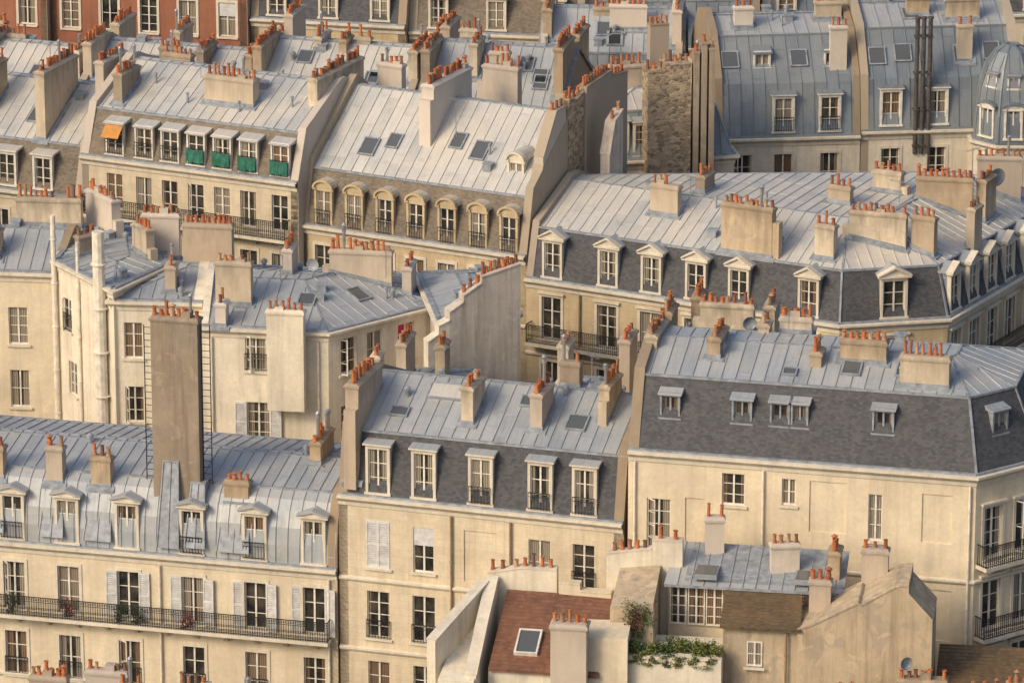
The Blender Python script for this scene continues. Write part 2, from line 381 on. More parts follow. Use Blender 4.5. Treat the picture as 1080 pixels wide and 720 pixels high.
# ------------------------------------------------------------------ dormers
def dormer_body(kind,w,h,dep,sm,cm):
    b=MB();j=.12 if kind!='small' else .08
    hw=w/2+j
    b.box(-hw,-w/2,0,.22,0,h,0);b.box(w/2,hw,0,.22,0,h,0);b.box(-hw,hw,0,.22,h,h+.17,0);b.box(-hw-.05,hw+.05,-.07,.24,-.1,0,0)
    b.box(-hw+.02,-w/2-.01,.22,dep,-.1,h+.16,1);b.box(w/2+.01,hw-.02,.22,dep,-.1,h+.16,1)
    b.box(-w/2-.01,w/2+.01,.3,.34,0,h,1)
    return b.mesh("dormer",[sm,cm])
def hood_mesh(kind,w,h,dep,sm,rm):
    b=MB();hw=w/2+.13;z=h+.17
    if kind=='flat':
        b.box(-hw-.09,hw+.09,-.11,.2,z,z+.06,0)
        b.hexa([(-hw-.08,-.1,z+.06),(hw+.08,-.1,z+.06),(hw+.08,dep+.1,z+.0),(-hw-.08,dep+.1,z+.0)],[(-hw-.08,-.1,z+.09),(hw+.08,-.1,z+.09),(hw+.08,dep+.1,z+.17),(-hw-.08,dep+.1,z+.17)],1)
    elif kind=='small':
        hw=w/2+.1;b.hexa([(-hw-.06,-.1,z-.1),(hw+.06,-.1,z-.1),(hw+.06,dep+.1,z-.1),(-hw-.06,dep+.1,z-.1)],[(-hw-.06,-.1,z-.04),(hw+.06,-.1,z-.04),(hw+.06,dep+.1,z+.16),(-hw-.06,dep+.1,z+.16)],1)
    elif kind in('ped','gab'):
        H=.42 if kind=='ped' else .24;fm=0 if kind=='ped' else 1
        b.box(-hw-.14,hw+.14,-.14,.2,z,z+.08,0)
        b.face([(-hw-.1,-.06,z+.08),(hw+.1,-.06,z+.08),(0,-.06,z+.08+H*.9)],0)
        for sx in (-1,1):
            p=[(sx*(hw+.16),z+.08),(sx*(hw+.16),z+.16),(0,z+.16+H),(0,z+.05+H)]
            f=[(a,-.18,c) for a,c in p];g=[(a,.2,c) for a,c in p];b.hexa(f,g,fm)
            f=[(a,.2,c) for a,c in [(sx*(hw+.12),z+.02),(sx*(hw+.12),z+.10),(0,z+.10+H),(0,z+H)]];g=[(a,dep+.15,c) for a,_,c in f];b.hexa(f,g,1)
    elif kind in('arch','cap'):
        n=8;rr=hw+(.06 if kind=='arch' else .12);H1,H2=(.42,.32) if kind=='arch' else (.27,.17);fm=0 if kind=='arch' else 1
        P=[(rr*math.cos(math.pi*i/n),H1*math.sin(math.pi*i/n)) for i in range(n+1)]
        Q=[((rr-.11)*math.cos(math.pi*i/n),H2*math.sin(math.pi*i/n)) for i in range(n+1)]
        for i in range(n):
            q=[(P[i][0],z+P[i][1]),(P[i+1][0],z+P[i+1][1]),(Q[i+1][0],z+Q[i+1][1]),(Q[i][0],z+Q[i][1])]
            b.hexa([(a,-.14,c) for a,c in q],[(a,.2,c) for a,c in q],fm)
            q=[(P[i][0]*.97,z+P[i][1]*.95),(P[i+1][0]*.97,z+P[i+1][1]*.95),(Q[i+1][0],z+Q[i+1][1]),(Q[i][0],z+Q[i][1])]
            b.hexa([(a,.2,c) for a,c in q],[(a,dep+.1,c) for a,c in q],1)
        b.face([(a,-.02,z+c) for a,c in Q],0)
        b.box(-hw-.08,-w/2+.0,-.08,.0,z-.12,z,0);b.box(w/2,hw+.08,-.08,.0,z-.12,z,0)
    return b.mesh("dormer_hood",[sm,rm])
class Bld: pass
def inset_at(prof,z):
    for (i0,z0),(i1,z1) in zip(prof,prof[1:]):
        if z<=z1: return i0+(i1-i0)*(z-z0)/max(1e-6,z1-z0)
    return prof[-1][0]
def z_at(prof,x):
    for (i0,z0),(i1,z1) in zip(prof,prof[1:]):
        if x<=i1: return z0+(z1-z0)*max(0,(x-i0))/max(1e-6,i1-i0)
    return prof[-1][1]
def cloth_mesh(w,mt):
    b=MB();n=8;L=w+.16;H=[U(.0,.16) for _ in range(n+1)]
    for i in range(n):
        x0=-L/2+L*i/n;x1=x0+L/n;d0=.03*math.sin(i*1.9);d1=.03*math.sin((i+1)*1.9);s0=.05*math.sin(math.pi*i/n);s1=.05*math.sin(math.pi*(i+1)/n)
        b.face([(x0,-.03+d0,H[i]),(x1,-.03+d1,H[i+1]),(x1,-.02,.82-s1),(x0,-.02,.82-s0)],0)
    b.box(-L/2,L/2,.0,.03,.80,.84,1);b.box(-L/2,L/2,.0,.03,.05,.08,1)
    for i in range(9): x=-L/2+L*i/8;b.box(x-.012,x+.012,.003,.027,0,.8,1)
    return b.mesh("balcony_cloth",[mt,'iron'])
def add_dormer(B,e,s,kind,w,h,z0,front=None,sm='stone',cm='lead',rm='zinc',rail=False,railm='iron',rows=3,fm='frame'):
    if front is None: front=.12
    if kind=='small': front=inset_at(B.prof,z0)+(.04 if h<1.2 else -.02)
    dep=max(.4,inset_at(B.prof,z0+h+.3)-front+.15)
    a,d,n,ang=B.edge(e);p=a+d*s+n*front
    o=ob("dormer",cached(("db",kind,w,h,round(dep,2),sm,cm),lambda:dormer_body(kind,w,h,dep,sm,cm)),B.root,(p.x,p.y,B.zc+z0),ang)
    ob("dormer_hood",cached(("dh",kind,w,h,round(dep,2),sm,rm),lambda:hood_mesh(kind,w,h,dep,sm,rm)),o)
    ob("window_frame",frame_mesh(w,h,rows,fm),o);ob("glass_pane",pane_mesh(w,h),o)
    if rail:
        if railm=='iron': ob("window_railing",rail_mesh(w+.1,.8,railm),o,(0,-.14,0))
        else: ob("balcony_cloth",cloth_mesh(w*U(.9,1.05),railm),o,(U(-.04,.04),-.16,U(-.08,.02)),U(-.05,.05))
    return o
# ------------------------------------------------------------------ roofs
def ring(poly,ins):
    n=len(poly);L=[]
    for i in range(n):
        a=poly[i];b=poly[(i+1)%n];d=(b-a).normalized();nn=Vector((-d.y,d.x));L.append((a+nn*ins[i],d))
    out=[]
    for i in range(n):
        p,d=L[i-1];q,e=L[i];den=d.x*e.y-d.y*e.x
        if abs(den)<1e-5: out.append(q.copy());continue
        t=((q.x-p.x)*e.y-(q.y-p.y)*e.x)/den;out.append(p+d*t)
    return out
def clip(poly,ax,val,gt):
    out=[];n=len(poly)
    for i in range(n):
        a=poly[i];b=poly[(i+1)%n];da=(a[ax]-val)*(1 if gt else -1);db=(b[ax]-val)*(1 if gt else -1)
        if da>=0: out.append(a)
        if (da>0 and db<0) or (da<0 and db>0):
            t=da/(da-db);out.append((a[0]+(b[0]-a[0])*t,a[1]+(b[1]-a[1])*t))
    return out
def zincface(mb,pts,a0,t,w,sp=.62,seam=True,cell=2.0):
    n=t.cross(w)
    P=[((p-a0).dot(t),(p-a0).dot(w)) for p in pts]
    z0=(pts[0]-a0).dot(n)
    smin=min(p[0] for p in P);smax=max(p[0] for p in P)
    def W(s,r,h=0): return a0+t*s+w*r+n*(z0+h)
    for k in range(math.floor(smin/sp),math.ceil(smax/sp)+1):
        st=clip(clip(P,0,k*sp,True),0,(k+1)*sp,False)
        if len(st)<3: continue
        ra=min(p[1] for p in st);rb=max(p[1] for p in st);off=U(0,cell);base=R()
        j=math.floor((ra-off)/cell)
        while off+j*cell<rb:
            c=clip(clip(st,1,off+j*cell,True),1,off+(j+1)*cell,False)
            if len(c)>=3: mb.face([W(*q) for q in c],0,min(1,max(0,.35*base+.65*R())))
            lo=off+j*cell
            if seam and ra+.2<lo<rb-.2 and k*sp>smin and (k+1)*sp<smax:
                mb.beam(W(k*sp+.04,lo,.006),W((k+1)*sp-.04,lo,.006),.04,.014,0,n)
            j+=1
        if seam:
            s=k*sp;rs=[]
            for i in range(len(P)):
                a=P[i];b=P[(i+1)%len(P)]
                if (a[0]-s)*(b[0]-s)<0: rs.append(a[1]+(b[1]-a[1])*(s-a[0])/(b[0]-a[0]))
            if len(rs)>=2 and max(rs)-min(rs)>.15:
                lo,hi=min(rs),max(rs);q=[W(s-.022,lo),W(s+.022,lo),W(s+.016,lo,.045),W(s-.016,lo,.045)];q2=[W(s-.022,hi),W(s+.022,hi),W(s+.016,hi,.045),W(s-.016,hi,.045)]
                mb.hexa(q,q2,0)
def offset_sweep(mb,poly,party,prof,m=0):
    rs=[ring(poly,[0 if party[i] else x for i in range(len(poly))]) for x,_ in prof];n=len(poly)
    for (r0,(x0,z0)),(r1,(x1,z1)) in zip(zip(rs,prof),list(zip(rs,prof))[1:]):
        for i in range(n):
            if party[i]:continue
            j=(i+1)%n
            mb.face([(r0[i].x,r0[i].y,z0),(r0[j].x,r0[j].y,z0),(r1[j].x,r1[j].y,z1),(r1[i].x,r1[i].y,z1)],m,.5)
def building(label,cat,wp,zc,party,prof,nm=1,wall='cream',man='slate',roof='zinc',wins=(),strings=(),name="apartment_building",pw='chim',raisep=.3,trim='stone',sp=.62,group=None,z0=0,vents=5,flash='lead'):
    B=Bld();wp=[Vector(p) for p in wp];n=len(wp);yaw=math.atan2(wp[1].y-wp[0].y,wp[1].x-wp[0].x);c,s_=math.cos(-yaw),math.sin(-yaw)
    loc=lambda p:Vector(((p.x-wp[0].x)*c-(p.y-wp[0].y)*s_,(p.x-wp[0].x)*s_+(p.y-wp[0].y)*c))
    poly=[loc(p) for p in wp];party=[1 if i in party else 0 for i in range(n)]
    root=ob(name,None,None,(wp[0].x,wp[0].y,0),yaw);thing(root,label,cat,group);root.empty_display_size=.5
    B.root=root;B.poly=poly;B.zc=zc;B.prof=prof;B.yaw=yaw;B.party=party
    B.loc=lambda x,y:loc(Vector((x,y)))
    def edge(i):
        a=poly[i];b=poly[(i+1)%n];d=(b-a).normalized();return a,d,Vector((-d.y,d.x)),math.atan2(d.y,d.x)
    B.edge=edge
    def roofz(p):
        ds=[(p-edge(i)[0]).dot(edge(i)[2]) for i in range(n) if not party[i]]
        return zc+z_at(prof,min(ds))
    B.roofz=roofz
    mb=MB()
    for i in range(n):
        if party[i]:continue
        a,d,nn,ang=edge(i);L=(poly[(i+1)%n]-a).length
        ops=[(s-w/2,s+w/2,z,z+h,o) for (e,s,z,w,h,o) in wins if e==i]
        xs=sorted({0,L}|{x for o in ops for x in o[:2]});zs=sorted({z0,zc}|{x for o in ops for x in o[2:4]})
        P=lambda s,z,q=0:(a.x+d.x*s+nn.x*q,a.y+d.y*s+nn.y*q,z)
        for x0,x1 in zip(xs,xs[1:]):
            for y0,y1 in zip(zs,zs[1:]):
                cx,cz=(x0+x1)/2,(y0+y1)/2
                ins=any(o[0]<cx<o[1] and o[2]<cz<o[3] for o in ops)
                if not ins: mb.face([P(x0,y0),P(x1,y0),P(x1,y1),P(x0,y1)],0,.5)
        for (sa,sb,za,zb,o) in ops:
            q=.06 if o.get('niche') else .2
            mb.face([P(sa,za),P(sb,za),P(sb,za,q),P(sa,za,q)],0);mb.face([P(sa,zb),P(sb,zb),P(sb,zb,q),P(sa,zb,q)],0)
            mb.face([P(sa,za),P(sa,zb),P(sa,zb,q),P(sa,za,q)],0);mb.face([P(sb,za),P(sb,zb),P(sb,zb,q),P(sb,za,q)],0)
            if o.get('niche'): mb.face([P(sa,za,q),P(sb,za,q),P(sb,zb,q),P(sa,zb,q)],0)
    ob("wall",mb.mesh("wall",[wall]),root)
    for (e,s,z,w,h,o) in wins:
        if o.get('niche'):continue
        a,d,nn,ang=edge(e);p=a+d*s;o=dict(o);window(root,(p.x,p.y,z),ang,w,h,**o)
    mb=MB();offset_sweep(mb,poly,party,[(0,zc-.5),(-.06,zc-.48),(-.08,zc-.3),(-.2,zc-.22),(-.3,zc-.12),(-.3,zc-.02),(.05,zc+.01)])
    for z in strings: offset_sweep(mb,poly,party,[(0,z),(-.07,z+.02),(-.12,z+.1),(-.12,z+.18),(0,z+.22)])
    ob("cornice",mb.mesh("cornice",[trim]),root)
    rings=[]
    for (x,z) in prof: rings.append([Vector((p.x,p.y,zc+z)) for p in ring(poly,[0 if party[i] else x for i in range(n)])])
    B.rings=rings
    mbR=MB();trimb=MB()
    for i in range(n):
        if party[i]:continue
        mbM=MB()
        for k in range(len(prof)-1):
            isman=k<nm;mt=man if isman else roof;tgt=mbM if isman else mbR
            j=(i+1)%n;q=[rings[k][i],rings[k][j],rings[k+1][j],rings[k+1][i]]
            t=Vector((edge(i)[1].x,edge(i)[1].y,0));up=(rings[k+1][i]-rings[k][i]);up=(up-t*up.dot(t)).normalized()
            if mt.startswith('zinc'): zincface(tgt,q,rings[0][i]*1.0,t,up,sp)
            else: tgt.face(q,0,.5)
            if k==0: 
                trimb.beam(rings[0][i]+Vector((0,0,.04)),rings[0][j]+Vector((0,0,.04)),.24,.1)
            if k==nm-1: trimb.beam(rings[k+1][i],rings[k+1][j],.13,.1)
            if not party[j]: trimb.beam(rings[k][j],rings[k+1][j],.1,.07)
        if mbM.f: ob("mansard",mbM.mesh("mansard",[man]),root)
    cap=rings[-1]
    zincface(mbR,cap,cap[0],Vector((1,0,0)),Vector((0,1,0)),sp)
    for i in range(n):
        if not party[i]: trimb.beam(cap[i],cap[(i+1)%n],.1,.08)
    rf=ob("roof",mbR.mesh("roof",[roof]),root)
    ob("roof_flashing",trimb.mesh("roof_flashing",[flash]),rf)
    B.roof=rf
    for i in range(n):
        if not party[i]:continue
        j=(i+1)%n;a,d,nn,ang=edge(i);T=U(.34,.46)
        up=Vector((0,0,raisep));A=[rings[k][i]+(up if k else Vector((0,0,.05))) for k in range(len(prof))];C=[rings[k][j]+(up if k else Vector((0,0,.05))) for k in range(len(prof))]
        pts=[Vector((poly[i].x,poly[i].y,z0))]+A+C[::-1]+[Vector((poly[j].x,poly[j].y,z0))]
        n3=Vector((nn.x,nn.y,0));mb=MB();off=-.03*R()
        mb.hexa([p+n3*off for p in pts],[p+n3*(T) for p in pts])
        ob("party_wall",mb.mesh("party_wall",[pw]),root)
    def ch(x,y,zt,h,L,T=.5,along=False,n=None,mt=None,dang=0):
        p=B.loc(x,y);ang=(0 if along else math.pi/2)+dang
        zr=[roofz(p+Vector((math.cos(ang),math.sin(ang)))*sx*(L/2+.09)+Vector((-math.sin(ang),math.cos(ang)))*sy*(T/2+.09)) for sx,sy in((-1,-1),(1,-1),(1,1),(-1,1))]
        hh=max(h,zt-min(zr)+.2) if h<9 else h
        o=chimney(B.root,p.x,p.y,zt,hh,L,T,ang,n,mt)
        if h<4.5 and max(zr)<zt-.5:
            f=MB();X,Y=L/2+.035,T/2+.035;X2,Y2=L/2+.2,T/2+.2
            cs=((-1,-1),(1,-1),(1,1),(-1,1))
            f.hexa([(sx*X2,sy*Y2,z_-zt-.1) for (sx,sy),z_ in zip(cs,zr)],[(sx*X2,sy*Y2,z_-zt+.03) for (sx,sy),z_ in zip(cs,zr)])
            f.hexa([(sx*X,sy*Y,z_-zt-.1) for (sx,sy),z_ in zip(cs,zr)],[(sx*X,sy*Y,z_-zt+.22) for (sx,sy),z_ in zip(cs,zr)])
            ob("chimney_flashing",f.mesh("chimney_flashing",['lead']),o)
        return o
    B.ch=ch
    xs=[p.x for p in poly];ys=[p.y for p in poly]
    for _ in range(vents):
        for t_ in range(20):
            p=Vector((U(min(xs),max(xs)),U(min(ys),max(ys))));ds=[(p-edge(i)[0]).dot(edge(i)[2]) for i in range(n)]
            if min(ds)>(prof[nm][0] if nm else 0)+.5: break
        else: continue
        k=random.randrange(3)
        def vm(k=k):
            v=MB()
            if k==0: v.lathe([(.06,-.3),(.06,.45),(.09,.46),(.09,.55),(.0,.58)],8)
            elif k==1: v.lathe([(.11,-.3),(.11,.25),(.16,.27),(.16,.4),(.0,.5)],10)
            else: v.box(-.22,.22,-.16,.16,-.3,.28);v.hexa([(-.27,-.2,.28),(.27,-.2,.28),(.27,.2,.34),(-.27,.2,.34)],[(-.27,-.2,.31),(.27,-.2,.31),(.27,.2,.38),(-.27,.2,.38)])
            return v.mesh("roof_vent",['lead'])
        ob("roof_vent",cached(("vent",k),vm),rf,(p.x,p.y,roofz(p)))
    return B
def wr(e,ss,z,w,h,**o): return [(e,s,z,w,h,o) for s in ss]
def balcony(B,e,s0,s1,z,dep=.7,h=.95,slab='stone'):
    a,d,nn,ang=B.edge(e);L=s1-s0;p=a+d*((s0+s1)/2)
    mb=MB();mb.box(-L/2,L/2,-dep,0.02,-.16,0);k=int(L/1.3)
    for i in range(k): x=-L/2+L*(i+.5)/k;mb.hexa([(x-.08,-.15,-.5),(x+.08,-.15,-.5),(x+.08,0,-.6),(x-.08,0,-.6)],[(x-.08,-dep+.1,-.161),(x+.08,-dep+.1,-.161),(x+.08,0,-.161),(x-.08,0,-.161)])
    o=ob("balcony",mb.mesh("balcony",[slab]),B.root,(p.x,p.y,z),ang)
    ob("balcony_railing",rail_mesh(L-.06,h,'iron',dep-.06),o,(0,-dep+.04,0))
def skylight(B,e,s,k,fr,w,h,mt='sky',openup=0):
    a,d,nn,ang=B.edge(e);r0,r1=B.rings[k],B.rings[k+1];t=Vector((d.x,d.y,0))
    up=r1[e]-r0[e];up=up-t*up.dot(t);base=r0[e]-t*((r0[e]-Vector((a.x,a.y,0))).dot(t))
    p=base+t*s+up*fr;u=up.normalized();n=t.cross(u)
    Mx=Matrix(((t.x,u.x,n.x,p.x),(t.y,u.y,n.y,p.y),(t.z,u.z,n.z,p.z),(0,0,0,1)))
    def f():
        b=MB();f_=.07
        b.box(-w/2-f_,-w/2,-h/2,h/2,0,.12);b.box(w/2,w/2+f_,-h/2,h/2,0,.12);b.box(-w/2-f_,w/2+f_,-h/2-f_,-h/2,0,.12);b.box(-w/2-f_,w/2+f_,h/2,h/2+f_,0,.12)
        return b.mesh("skylight",['lead'])
    def g():
        b=MB();b.face([(-w/2,-h/2,.09),(w/2,-h/2,.09),(w/2,h/2,.09),(-w/2,h/2,.09)]);return b.mesh("skylight_pane",[mt])
    o=ob("skylight",cached(("sk",w,h),f),B.root,mat=Mx)
    ob("skylight_pane",cached(("skp",w,h,mt),g),o)
    return o
def pipe(parent,x,y,z0,z1,r,mt,name="drainpipe"):
    b=MB();b.lathe([(r,z0),(r,z1),(0,z1)],10);z=z0+1
    while z<z1: b.lathe([(r,z-.04),(r*1.35,z-.03),(r*1.35,z+.03),(r,z+.04)],10);z+=2.2
    return ob(name,b.mesh(name,[mt]),parent,(x,y,0))
def downpipes(B,e,ss,mt='pipeb',r=.055):
    a,d,nn,ang=B.edge(e)
    for s in ss: p=a+d*s-nn*.1;pipe(B.root,p.x,p.y,0,B.zc-.5,r,mt)
def ladder(parent,x,y,z0,z1,ang):
    b=MB()
    for sx in (-.2,.2): b.box(sx-.02,sx+.02,-.02,.02,z0,z1)
    z=z0+.2
    while z<z1: b.box(-.2,.2,-.012,.012,z-.012,z+.012);z+=.3
    return ob("ladder",b.mesh("ladder",['iron']),parent,(x,y,0),ang)
def rect(p0,p1,dep):
    p0=Vector(p0);p1=Vector(p1);d=(p1-p0).normalized();n=Vector((-d.y,d.x))*dep
    return [p0,p1,p1+n,p0+n]
def antenna(x,y,z,h=1.8,ang=0.3,kind=0):
    b=MB();b.lathe([(.02,0),(.02,h)],6)
    b.beam((-.5,0,h-.1),(.5,0,h-.1),.02,.02)
    for i in range(7): q=-.5+i/6;b.beam((q,-.25+.02*i,h-.1),(q,.25-.02*i,h-.1),.012,.012)
    o=ob("tv_antenna",b.mesh("tv_antenna",['alu']),None,(x,y,z),ang);thing(o,"thin metal television aerial standing on a rooftop","antenna","rooftop aerials")
def dish(x,y,z,ang=0,r=.4):
    b=MB();b.lathe([(.025,0),(.025,.7)],6)
    n=14
    for (ra,da),(rb,db) in zip([(0,.0),(r*.4,.02),(r*.75,.07),(r,.14)],[(r*.4,.02),(r*.75,.07),(r,.14),(r+.02,.14)]):
        for i in range(n):
            a=2*math.pi*i/n;c=2*math.pi*(i+1)/n
            P=lambda q,d_,t:(q*math.cos(t),-.05-d_,.75+q*math.sin(t))
            b.face([P(ra,da,a),P(ra,da,c),P(rb,db,c),P(rb,db,a)] if ra>0 else [P(0,da,0),P(rb,db,c),P(rb,db,a)],1)
    b.beam((0,-.1,.45),(0,-.5,.72),.02,.02)
    o=ob("satellite_dish",b.mesh("satellite_dish",['alu','lead']),None,(x,y,z),ang);thing(o,"grey satellite dish on a short rooftop mast","satellite dish","satellite dishes")
def foliage(name,label,cat,x,y,z,rx,ry,rz,n,mt='leaf',sz=.09,droop=0):
    b=MB();cl=[(U(-rx,rx)*.7,U(-ry,ry)*.7,U(-droop,rz)) for _ in range(9)]
    for i in range(n):
        c=random.choice(cl);p=Vector((c[0]+random.gauss(0,rx*.25),c[1]+random.gauss(0,ry*.25),max(.02-droop,c[2]+random.gauss(0,rz*.2))))
        t=Vector((U(-1,1),U(-1,1),U(-1,1))).normalized();u=t.orthogonal().normalized();s=sz*U(.6,1.4)
        b.face([p-t*s,p+u*s*.5,p+t*s,p-u*s*.5])
    o=ob(name,None,None,(x,y,z));o.empty_display_size=.2;thing(o,label,cat)
    ob("leaves",b.mesh("leaves",[mt]),o)
    s=MB()
    for c in cl[:5]: s.beam((c[0]*.2,c[1]*.2,0),(c[0],c[1],c[2]),.02,.02)
    ob("stems",s.mesh("stems",['earth']),o)
    return o

# ------------------------------------------------------------------ ground
b=MB();S=1500
b.face([(-S,-S,0),(S,-S,0),(S,S,0),(-S,S,0)]);g=ob("ground",b.mesh("ground",['asphalt']));g["kind"]="structure"

# ================================================================== FRONT ROW
sA=[4.85,7.4,10.2,13.2,16.1,18.8];wA=[]
for s in [2.2]+sA: wA+=wr(0,[s],12.3,1.0,2.2,sur=2,shut=s in (10.2,13.2,16.1,18.8),rows=3)
wA+=wr(0,[2.2]+sA,9.1,1.0,2.1,sur=2,rail=True)
A=building("long cream block with curved zinc mansard and iron balcony","apartment building",rect((-27,-7.5),(-7.7,-12.25),9),15.45,[1,3],
  [(0,0),(.03,.9),(.15,1.7),(.45,2.4),(.8,2.8),(1.3,3.1),(4.3,3.6)],5,wall='cream',man='zinc',roof='zinc',wins=wA,strings=(9,),sp=.55)
for s in [2.2]+sA: add_dormer(A,0,s,'gab',.88,1.95,.2,front=-.02,rail=s in(4.85,13.2,16.1),sm='stone')
balcony(A,0,.2,19.6,12.2)
downpipes(A,0,(11.7,19.5),'pipe')
def flue(X,z0,z1,w=.3):
    s=(X+27)/.971;a,d,nn,ang=A.edge(0);p=a+d*s+nn*.75;mb=MB()
    mb.hexa([(-w-.16,-.98,z0),(w+.16,-.98,z0),(w+.16,.3,z0),(-w-.16,.3,z0)],[(-w,-.22,z1),(w,-.22,z1),(w,.7,z1),(-w,.7,z1)])
    for sx in (-1,0,1): mb.beam((sx*(w+.16),-1.0,z0),(sx*w,-.24,z1),.045,.05)
    mb.box(-w-.05,w+.05,-.27,.75,z1-.02,z1+.06)
    ob("zinc_flue",mb.mesh("zinc_flue",['lead']),A.root,(p.x,p.y,A.zc),ang)
for X,n_,L,zt in ((-23.3,3,1.0,19.6),(-20.5,2,.8,19.8),(-18.4,3,.95,19.5),(-12.3,4,1.15,18.9)):
    fy=-7.5-.246*(X+27)
    A.ch(X+.18,fy+.95,zt,3.4,L-.04,.55,along=True,n=n_,mt='chim');flue(X,.45,2.5,L/2)
flue(-15.2,.4,4.2,.34);flue(-14.0,.5,3.3,.3)
A.ch(-25.2,-4.6,20.2,2.2,1.8,.5);A.ch(-8.5,-7.2,20.0,2.2,2.2,.5,mt='chim')
A.ch(-14.75,-9.6,26.3,11.8,2.15,.7,along=True,n=8,mt='brown')
p=A.loc(-13.45,-9.9);ladder(A.root,p.x,p.y,18.6,26.0,0)
p=A.loc(-16.0,-9.3);ladder(A.root,p.x,p.y,18.6,25.8,0)
for s,c in ((7.4,'leafr'),(9.9,'leaf'),(10.7,'leaf'),(4.9,'leaf'),(13.0,'leafr')):
    p=Vector((-27,-7.5))+Vector((.971,-.239))*s+Vector((-.239,-.971))*.35
    foliage("balcony_plant","small potted plant standing on the iron balcony","plant",p.x,p.y,12.22,.3,.15,.7,160,c,.06)
sB=[1.8,3.9,6.5,9.2,11.2];wB=wr(0,[1.8],15.7,1.05,2.2,sur=1,closed=True)+wr(0,[3.9],15.7,.95,2.1,sur=1)+wr(0,[9.2,11.2],15.7,1.0,2.1,sur=1,rail=True)
wB+=wr(0,[6.5],15.5,1.5,2.4,niche=True)+wr(0,[1.8,3.9],12.4,1.05,2.2,sur=1,rail=True)+wr(0,[6.5],12.6,1.0,2.0,sur=1)+wr(0,[9.2,11.2],12.4,1.0,2.1,sur=1)+wr(0,sB,9.2,1,2.1,sur=1)
B=building("cream block with slate mansard and five white-framed dormers","apartment building",rect((-7.6,-12.2),(4.8,-16.0),9),19,[1,3],
  [(0,0),(.65,2.8),(4.4,4.3)],1,wall='creamB',man='slate',roof='zinc',wins=wB,strings=(15.0,11.7),vents=7)
for s in sB: add_dormer(B,0,s,'flat',.88,2.0,.2,front=.03,rail=s in(6.5,9.2,11.2),rows=3)
B.ch(-1.7,-11.4,23.9,1.7,1.8,.55,mt='chimw');B.ch(1.3,-12.3,23.9,1.7,1.8,.55,mt='chim');B.ch(-6.5,-10.6,24.0,2.0,3.3,.6,mt='chim')
B.ch(2.6,-9.8,24.3,1.3,.9,.5,along=True,n=2);B.ch(4.3,-12.0,24.2,1.6,2.0,.45,mt='chimw')
skylight(B,0,2.2,1,.35,.7,.5);skylight(B,0,4.1,1,.75,1.9,.9,'zincl');skylight(B,0,10.2,1,.45,.8,.9);skylight(B,0,7.8,1,.72,.8,.6)
downpipes(B,0,(5.2,7.9))
wC=wr(0,[1.35],17.9,1.05,2.35,sur=1,rows=4)+wr(0,[4.6],20.2,1.0,1.45,sur=1)+wr(0,[7.0],20.4,.6,1.2,sur=1)+wr(0,[10.75],19.1,.6,2.1,sur=1)
wC+=wr(0,[8.7],19.3,1.6,2.3,niche=True)+wr(0,[13.4],19.2,1.3,2.2,niche=True)+wr(0,[2.9],18.2,.8,2.2,niche=True)
wC+=wr(0,[1.35,4.6],14.6,1.05,2.2,sur=1)+wr(0,[13.4],14.8,1.4,2.3,niche=True)+wr(0,[10.7],14.8,.9,2.1,sur=1)+wr(0,[7.0],14.8,1.0,2.1,sur=1)
wC+=wr(1,[1.0,2.75],18.5,1.0,2.3,sur=3,sm='stone')+wr(1,[1.0,2.75],15.25,1.0,2.3,sur=3)+wr(1,[1.0,2.75],12,1.0,2.3,sur=3)+wr(2,[1.2,3.4,5.4],18.5,1.1,2.3,sur=3)+wr(2,[1.2,3.4,5.4],15.25,1.1,2.3,sur=3)
C=building("large cream corner block with smooth dark slate mansard","apartment building",[(5.0,-16.1),(19.65,-19.5),(22.6,-17.4),(24.3,-10.6),(7.0,-7.0)],22.4,[4],
  [(0,0),(1.3,3.0),(4.0,3.9)],1,wall='cream',man='slate',roof='zinc',wins=wC,strings=(17.45,))
for s,w in ((1.67,.72),(4.8,.72),(6.45,.7),(7.3,.6),(10.9,.78)): add_dormer(C,0,s,'small',w,.95,1.35,sm='lead',cm='lead',rows=1,fm='lead')
add_dormer(C,1,1.8,'small',.7,.95,1.35,sm='lead',rows=1,fm='lead')
balcony(C,1,.1,3.5,18.35);balcony(C,1,.1,3.5,15.1);downpipes(C,0,(.3,5.9,14.8),'pipe')
C.ch(8.9,-13.3,26.8,1.5,1.9,.55,mt='chim');C.ch(13.1,-14.9,26.5,1.4,.9,.5,n=3);C.ch(15.1,-15.0,27.0,1.6,2.0,.6,along=True,mt='chim')
C.ch(17.6,-16.9,26.9,1.8,2.1,.7,along=True,mt='chimw');C.ch(6.3,-12.0,26.6,1.8,2.6,.5);C.ch(11.0,-11.6,26.7,1.2,.8,.5,n=2);C.ch(12.4,-11.2,26.8,1.2,1.4,.5,along=True)
skylight(C,0,9.2,1,.5,.7,.9);skylight(C,0,11.6,1,.55,.9,.9);skylight(C,0,6.6,1,.3,.5,.4)
